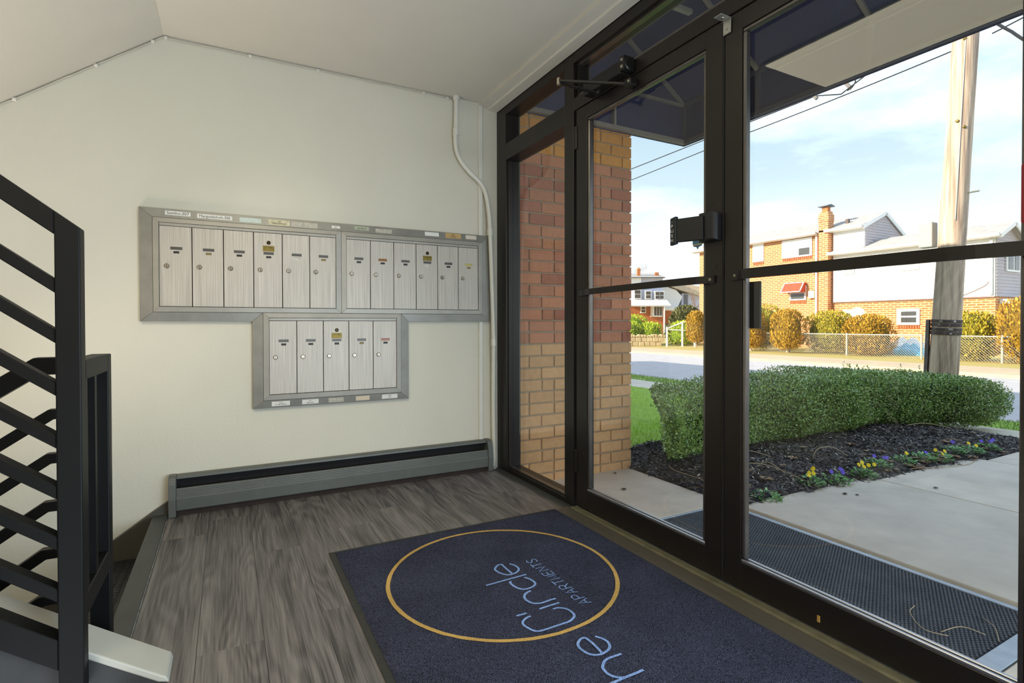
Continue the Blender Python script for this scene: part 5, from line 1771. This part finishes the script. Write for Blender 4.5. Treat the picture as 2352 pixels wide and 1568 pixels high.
# red awning over the small window
ra = pm('red_awning_fabric', '#c8492c', 0.7)
ar = MB()
ar.prism([(HX - 0.01, 13.95, 3.13), (HX - 0.20, 13.95, 3.10), (HX - 0.55, 13.95, 2.63), (HX - 0.53, 13.95, 2.61), (HX - 0.01, 13.95, 2.61)], (0, 1.05, 0))
ao = ar.build('window_awning', ra, ho)
for p, q in (((HX - .21, 13.94, 3.12), (HX - .56, 13.94, 2.63)), ((HX - .21, 15.01, 3.12), (HX - .56, 15.01, 2.63)), ((HX - .21, 13.94, 3.12), (HX - .21, 15.01, 3.12)), ((HX - .56, 13.94, 2.63), (HX - .56, 15.01, 2.63))):
    MB().bar(p, q, 0.04, 0.04, (1, 0, 0)).build('awning_edge', wfr, ao)
MB().box(HX - 0.16, 13.42, 2.27, HX - 0.02, 13.75, 2.66).build('meter_box', pm('cream_box', '#d9c3a8', 0.6), ho, bevel=0.02)
MB().box(HX - 0.12, 13.36, 3.55, HX - 0.02, 13.58, 3.72).build('wall_lamp', wfr, ho, bevel=0.02)
MB().box(HX - 0.14, 7.5, 1.4, HX - 0.02, 7.85, 1.75).build('wall_box', wfr, ho, bevel=0.02)
sc = MB()
for a, b in (((6.75, 2.05, 4.3), None),):
    pass
MB().tube(smooth_path([(HX - .08, 8.0 - .35, 3.9), (HX - .08, 7.6, 3.2), (HX - .08, 7.68, 2.4), (HX - .08, 7.8, 2.0), (HX - .08, 8.0, 1.5)], 4), 0.012, 4).build('wall_cable', pm('brown_cable', '#8a6a58', 0.7), ho)
MB().tube(smooth_path([(HX - .08, 6.35, 3.9), (HX - .08, 6.36, 2.7), (HX - .08, 6.7, 2.35), (HX - .08, 7.3, 2.08)], 4), 0.012, 4).build('wall_cable', MATS['brown_cable'], ho)
MB().box(HX + .3, 3.2, 1.75, 27.2, 6.18, 1.92).build('porch_roof', wfr, ho)
MB().box(HX + .5, 3.2, 1.2, 27.0, 3.35, 1.75).build('porch_beam', wfr, ho)
for y in (3.3, 4.8):
    MB().box(HX + .5, y, -0.24, HX + .62, y + .12, 1.75).build('porch_post', wfr, ho)
di = thing('satellite_dish', (24.3, 10.9, 0.9), 'white round dish peeping over the gold shrubs before the basement wall', 'dish')
MB().lathe((24.35, 11.0, 1.42), (-1, -.25, .1), [(0.05, 0), (0.22, 0.02), (0.30, 0.08), (0.28, 0.085), (0.05, 0.03)], 18).build('bowl', wfr, di)
MB().tube([(24.4, 11.0, -0.24), (24.4, 11.0, 1.4)], 0.03, 6).build('mast', fm, di)

# ================================================================ HOUSES AND YARD FAR LEFT (seen between pier and door stile)
VA = rad(-28.196)
def ldir(u, w):
    """local: u along the street view's width, w away from the entrance"""
    return (-1.619 + u * math.cos(_yaw) + w * math.sin(_yaw), -3.233 - u * math.sin(_yaw) + w * math.cos(_yaw))
class LB(MB):
    def lbox(s, u0, w0, z0, u1, w1, z1):
        q = [ldir(u0, w0), ldir(u1, w0), ldir(u1, w1), ldir(u0, w1)]
        return s.hexa([(a, b, z0) for a, b in q], [(a, b, z1) for a, b in q])
    def lprism(s, pts, du, dw):
        """pts: (u, w, z)"""
        a0, b0 = ldir(0, 0)
        a1, b1__ = ldir(du, dw)
        return s.prism([(*ldir(u, w), z) for u, w, z in pts], (a1 - a0, b1__ - b0, 0))
lb = far_brick_mat('red_far_brick', '#b5633c', '#a5532f', '#b9774e')
lil = pm('lilac_siding', '#c3c5da', 0.6)
x0, y0 = ldir(11.2, 45)
h2 = thing('white_house', (x0, y0, -0.9), 'distant white sided house with porch roof and red brick ground floor', 'house')
LB().lbox(9.0, 45.0, -0.9, 12.85, 51, 2.45).build('brick_wall', lb, h2)
LB().lbox(9.0, 45.0, 2.45, 10.95, 51, 4.9).build('siding_wall', wsid, h2)
LB().lbox(10.95, 45.3, 2.45, 12.85, 51, 4.9).build('siding_wall', lil, h2)
LB().lprism([(8.8, 44.8, 4.9), (13.0, 44.8, 4.9), (13.0, 48, 5.5), (8.8, 48, 5.5)], 0, 0.01).build('roof', roofm, h2)
LB().lprism([(8.8, 44.8, 4.85), (8.8, 48, 5.45), (8.8, 51.2, 4.85)], 4.2, 0).build('roof', roofm, h2)
LB().lprism([(9.0, 43.7, 2.40), (9.0, 43.7, 2.50), (9.0, 45.0, 3.02), (9.0, 45.0, 2.9)], 4.1, 0).build('porch_roof', pm('pale_shingle', '#cfcac6', 0.9), h2)
for u0, u1, z0, z1, mm in ((10.38, 10.85, 3.15, 3.80, wgl), (11.32, 11.72, 3.12, 3.70, wgl), (12.13, 12.44, 3.08, 3.66, wgl), (12.52, 12.80, 3.08, 3.66, wgl), (10.95, 11.25, 1.95, 2.38, wgl)):
    f = LB().lbox(u0 - .08, 44.9, z0 - .08, u1 + .08, 45.3, z1 + .08).build('window', wfr, h2)
    LB().lbox(u0, 44.86, z0, u1, 44.9, (z0 + z1) / 2 - .03).build('pane', mm, f)
    LB().lbox(u0, 44.86, (z0 + z1) / 2 + .03, u1, 44.9, z1).build('pane', mm, f)
f = LB().lbox(11.72, 44.2, 1.55, 12.52, 45.0, 2.42).build('bay_window', wfr, h2)
for k in range(3):
    LB().lbox(11.84 + k * .23, 44.15, 1.66, 12.0 + k * .23, 44.2, 2.38).build('pane', wgl, f)
LB().lbox(12.5, 43.75, -0.9, 12.6, 43.85, 2.42).build('porch_post', wfr, h2)
LB().lbox(10.85, 46.0, 5.0, 11.12, 46.3, 5.75).build('chimney', pm('orange_flue', '#c0703c', 0.8), h2)
LB().lbox(10.87, 46.02, 5.75, 11.10, 46.28, 5.88).build('chimney_cap', pm('cream_box', '#d9c3a8', 0.6), h2)
LB().lbox(12.4, 46.0, 5.0, 12.72, 46.3, 5.42).build('chimney', lb, h2)
x0, y0 = ldir(14.2, 47)
h3 = thing('neighbour_house', (x0, y0, -0.9), 'distant house with broad white sloping side and tan roof beside the white house', 'house')
LB().lprism([(12.9, 46, 2.3), (14.3, 46, 2.3), (14.75, 46, 3.3), (14.2, 46, 3.9), (12.7, 46, 4.4)], 0, 3.0).build('white_gable', wsid, h3)
LB().lprism([(13.2, 45.8, 4.35), (14.2, 45.8, 4.0), (16.2, 45.8, 3.35), (16.2, 45.8, 4.15), (14.4, 45.8, 4.6)], 0, 4.0).build('roof', pm('tan_shingle', '#cdb9a2', 0.9, var=.1), h3)
LB().lbox(14.75, 46.2, 0.5, 17.0, 49, 3.6).build('siding_wall', lil, h3)
LB().lbox(14.95, 46.1, 2.6, 15.25, 46.2, 3.5).build('window', wgl, h3)
LB().lbox(13.05, 45.5, -0.9, 14.9, 47.5, 2.1).build('brick_wall', lb, h3)
LB().lbox(12.95, 45.35, 2.1, 15.0, 47.6, 2.35).build('fascia', wfr, h3)
LB().lbox(13.05, 45.3, -0.9, 14.9, 45.5, 0.9).build('stone_base', pm('grey_stone', '#8f8378', 0.9, var=.2, vscale=4), h3)
# stone retaining wall of separate blocks
x0, y0 = ldir(7.2, 28.6)
rw = thing('retaining_wall', (x0, y0, -0.24), 'low tan stone retaining wall with jagged top at the far corner', 'wall')
stm = pm('tan_stone', '#d3b98c', 0.9, orand=.12, var=.1, vscale=8)
for r_ in range(2):
    for k in range(6):
        u0 = 6.2 + k * 0.31 + (0.15 if r_ else 0)
        LB().lbox(u0 + .008, 28.6 + R.uniform(0, .03), -0.24 + r_ * .24, u0 + .302, 28.95, -0.24 + r_ * .24 + .232).build('stone', stm, rw, bevel=0.02)
for k in range(14):
    u0 = 6.2 + k * .15
    LB().lbox(u0, 28.62, 0.245, u0 + .13, 28.9, 0.245 + R.uniform(.08, .17)).build('cap_stone', stm, rw, bevel=0.02)
for u, w, rx, h_, lb_ in ((6.6, 30.2, .75, 1.15, 'bright yellow green shrub farther left above the stone wall'), (7.85, 30.0, .62, 1.1, 'rounded yellow green shrub above the stone wall nearest the driveway'), (7.1, 31.5, 1.0, 1.55, 'taller yellow green hedge behind the two rounded shrubs')):
    a, b = ldir(u, w)
    shrub('yellow_shrub', lb_, a, b, -0.1, rx, rx, h_, yel_m, n=1500, s=.12)
a, b = ldir(10.4, 31.8)
shrub('evergreen_shrub', 'dark olive evergreen bush before the red brick garage wall', a, b, -0.2, 1.05, 1.05, 2.15, ever_m, n=2600, taper=.4, s=.2, up=.4)
a, b = ldir(9.4, 29.4)
shrub('yellow_shrub', 'low yellow green bush behind the white pipe gate', a, b, -0.24, .68, .68, 1.3, yel_m, n=1400, s=.12)
# pipe gate
x0, y0 = ldir(8.6, 28)
pg = thing('pipe_gate', (x0, y0, -0.24), 'white pipe fence sloping down to the driveway at the far corner', 'fence')
def lt(p, q, r=0.035, nm='pipe'):
    MB().tube([(*ldir(p[0], p[1]), p[2]), (*ldir(q[0], q[1]), q[2])], r, 6).build(nm, wfr, pg)
lt((8.17, 28, -.24), (8.17, 28, .80), .05, 'post')
lt((8.98, 28, -.24), (8.98, 28, 1.08), .05, 'post')
lt((9.62, 28, -.24), (9.62, 28, 1.08), .04, 'post')
lt((8.17, 28, .72), (8.98, 28, 1.03), nm='rail')
lt((8.98, 28, 1.05), (9.62, 28, 1.08), nm='rail')
lt((8.20, 28, .66), (9.62, 28, .60), nm='rail')
# parked white car sliver by the driveway
# bare trees
def bare_tree(label, u, w, z0, h, spread, seed, m, lvl=4, r0=0.06):
    x_, y_ = ldir(u, w)
    p = thing('bare_tree', (x_, y_, z0), label, 'tree', 'bare trees beyond the road')
    rr = random.Random(seed)
    tr, tw_ = MB(), MB()
    def grow(p0, d, L, r, k):
        p1 = p0 + d * L * .5 + Vector((rr.uniform(-.04, .04) * L,) * 2 + (0,))
        p2 = p0 + d * L
        (tr if k >= lvl - 1 else tw_).tube([p0, p1, p2], [r, r * .85, r * .65], 5 if k >= lvl - 1 else 3, cap=False)
        if k == 0:
            return
        for _ in range(3 if k > 1 else 4):
            nd = (d + Vector((rr.uniform(-1, 1), rr.uniform(-1, 1), rr.uniform(-.3, .7))) * spread).normalized()
            grow(p0 + d * L * rr.uniform(.55, 1), nd, L * rr.uniform(.5, .75), r * .6, k - 1)
    grow(Vector((x_, y_, z0)), Vector((0, 0, 1)), h * .42, r0, lvl)
    tr.build('trunk', m, p)
    o = tw_.build('branches', m, p)
    o['kind'] = 'stuff'
bk = pm('grey_bark', '#8c7f78', 0.9)
bare_tree('bare winter tree rising behind the brick pier far beyond the houses', 13.4, 62, -0.9, 11.5, .75, 4, bk, 4, .12)
bare_tree('small bare tree before the lilac siding beside the brick house', 11.9, 35.5, -.24, 4.2, .7, 9, pm('warm_bark', '#8a6f5c', 0.9), 4, .05)
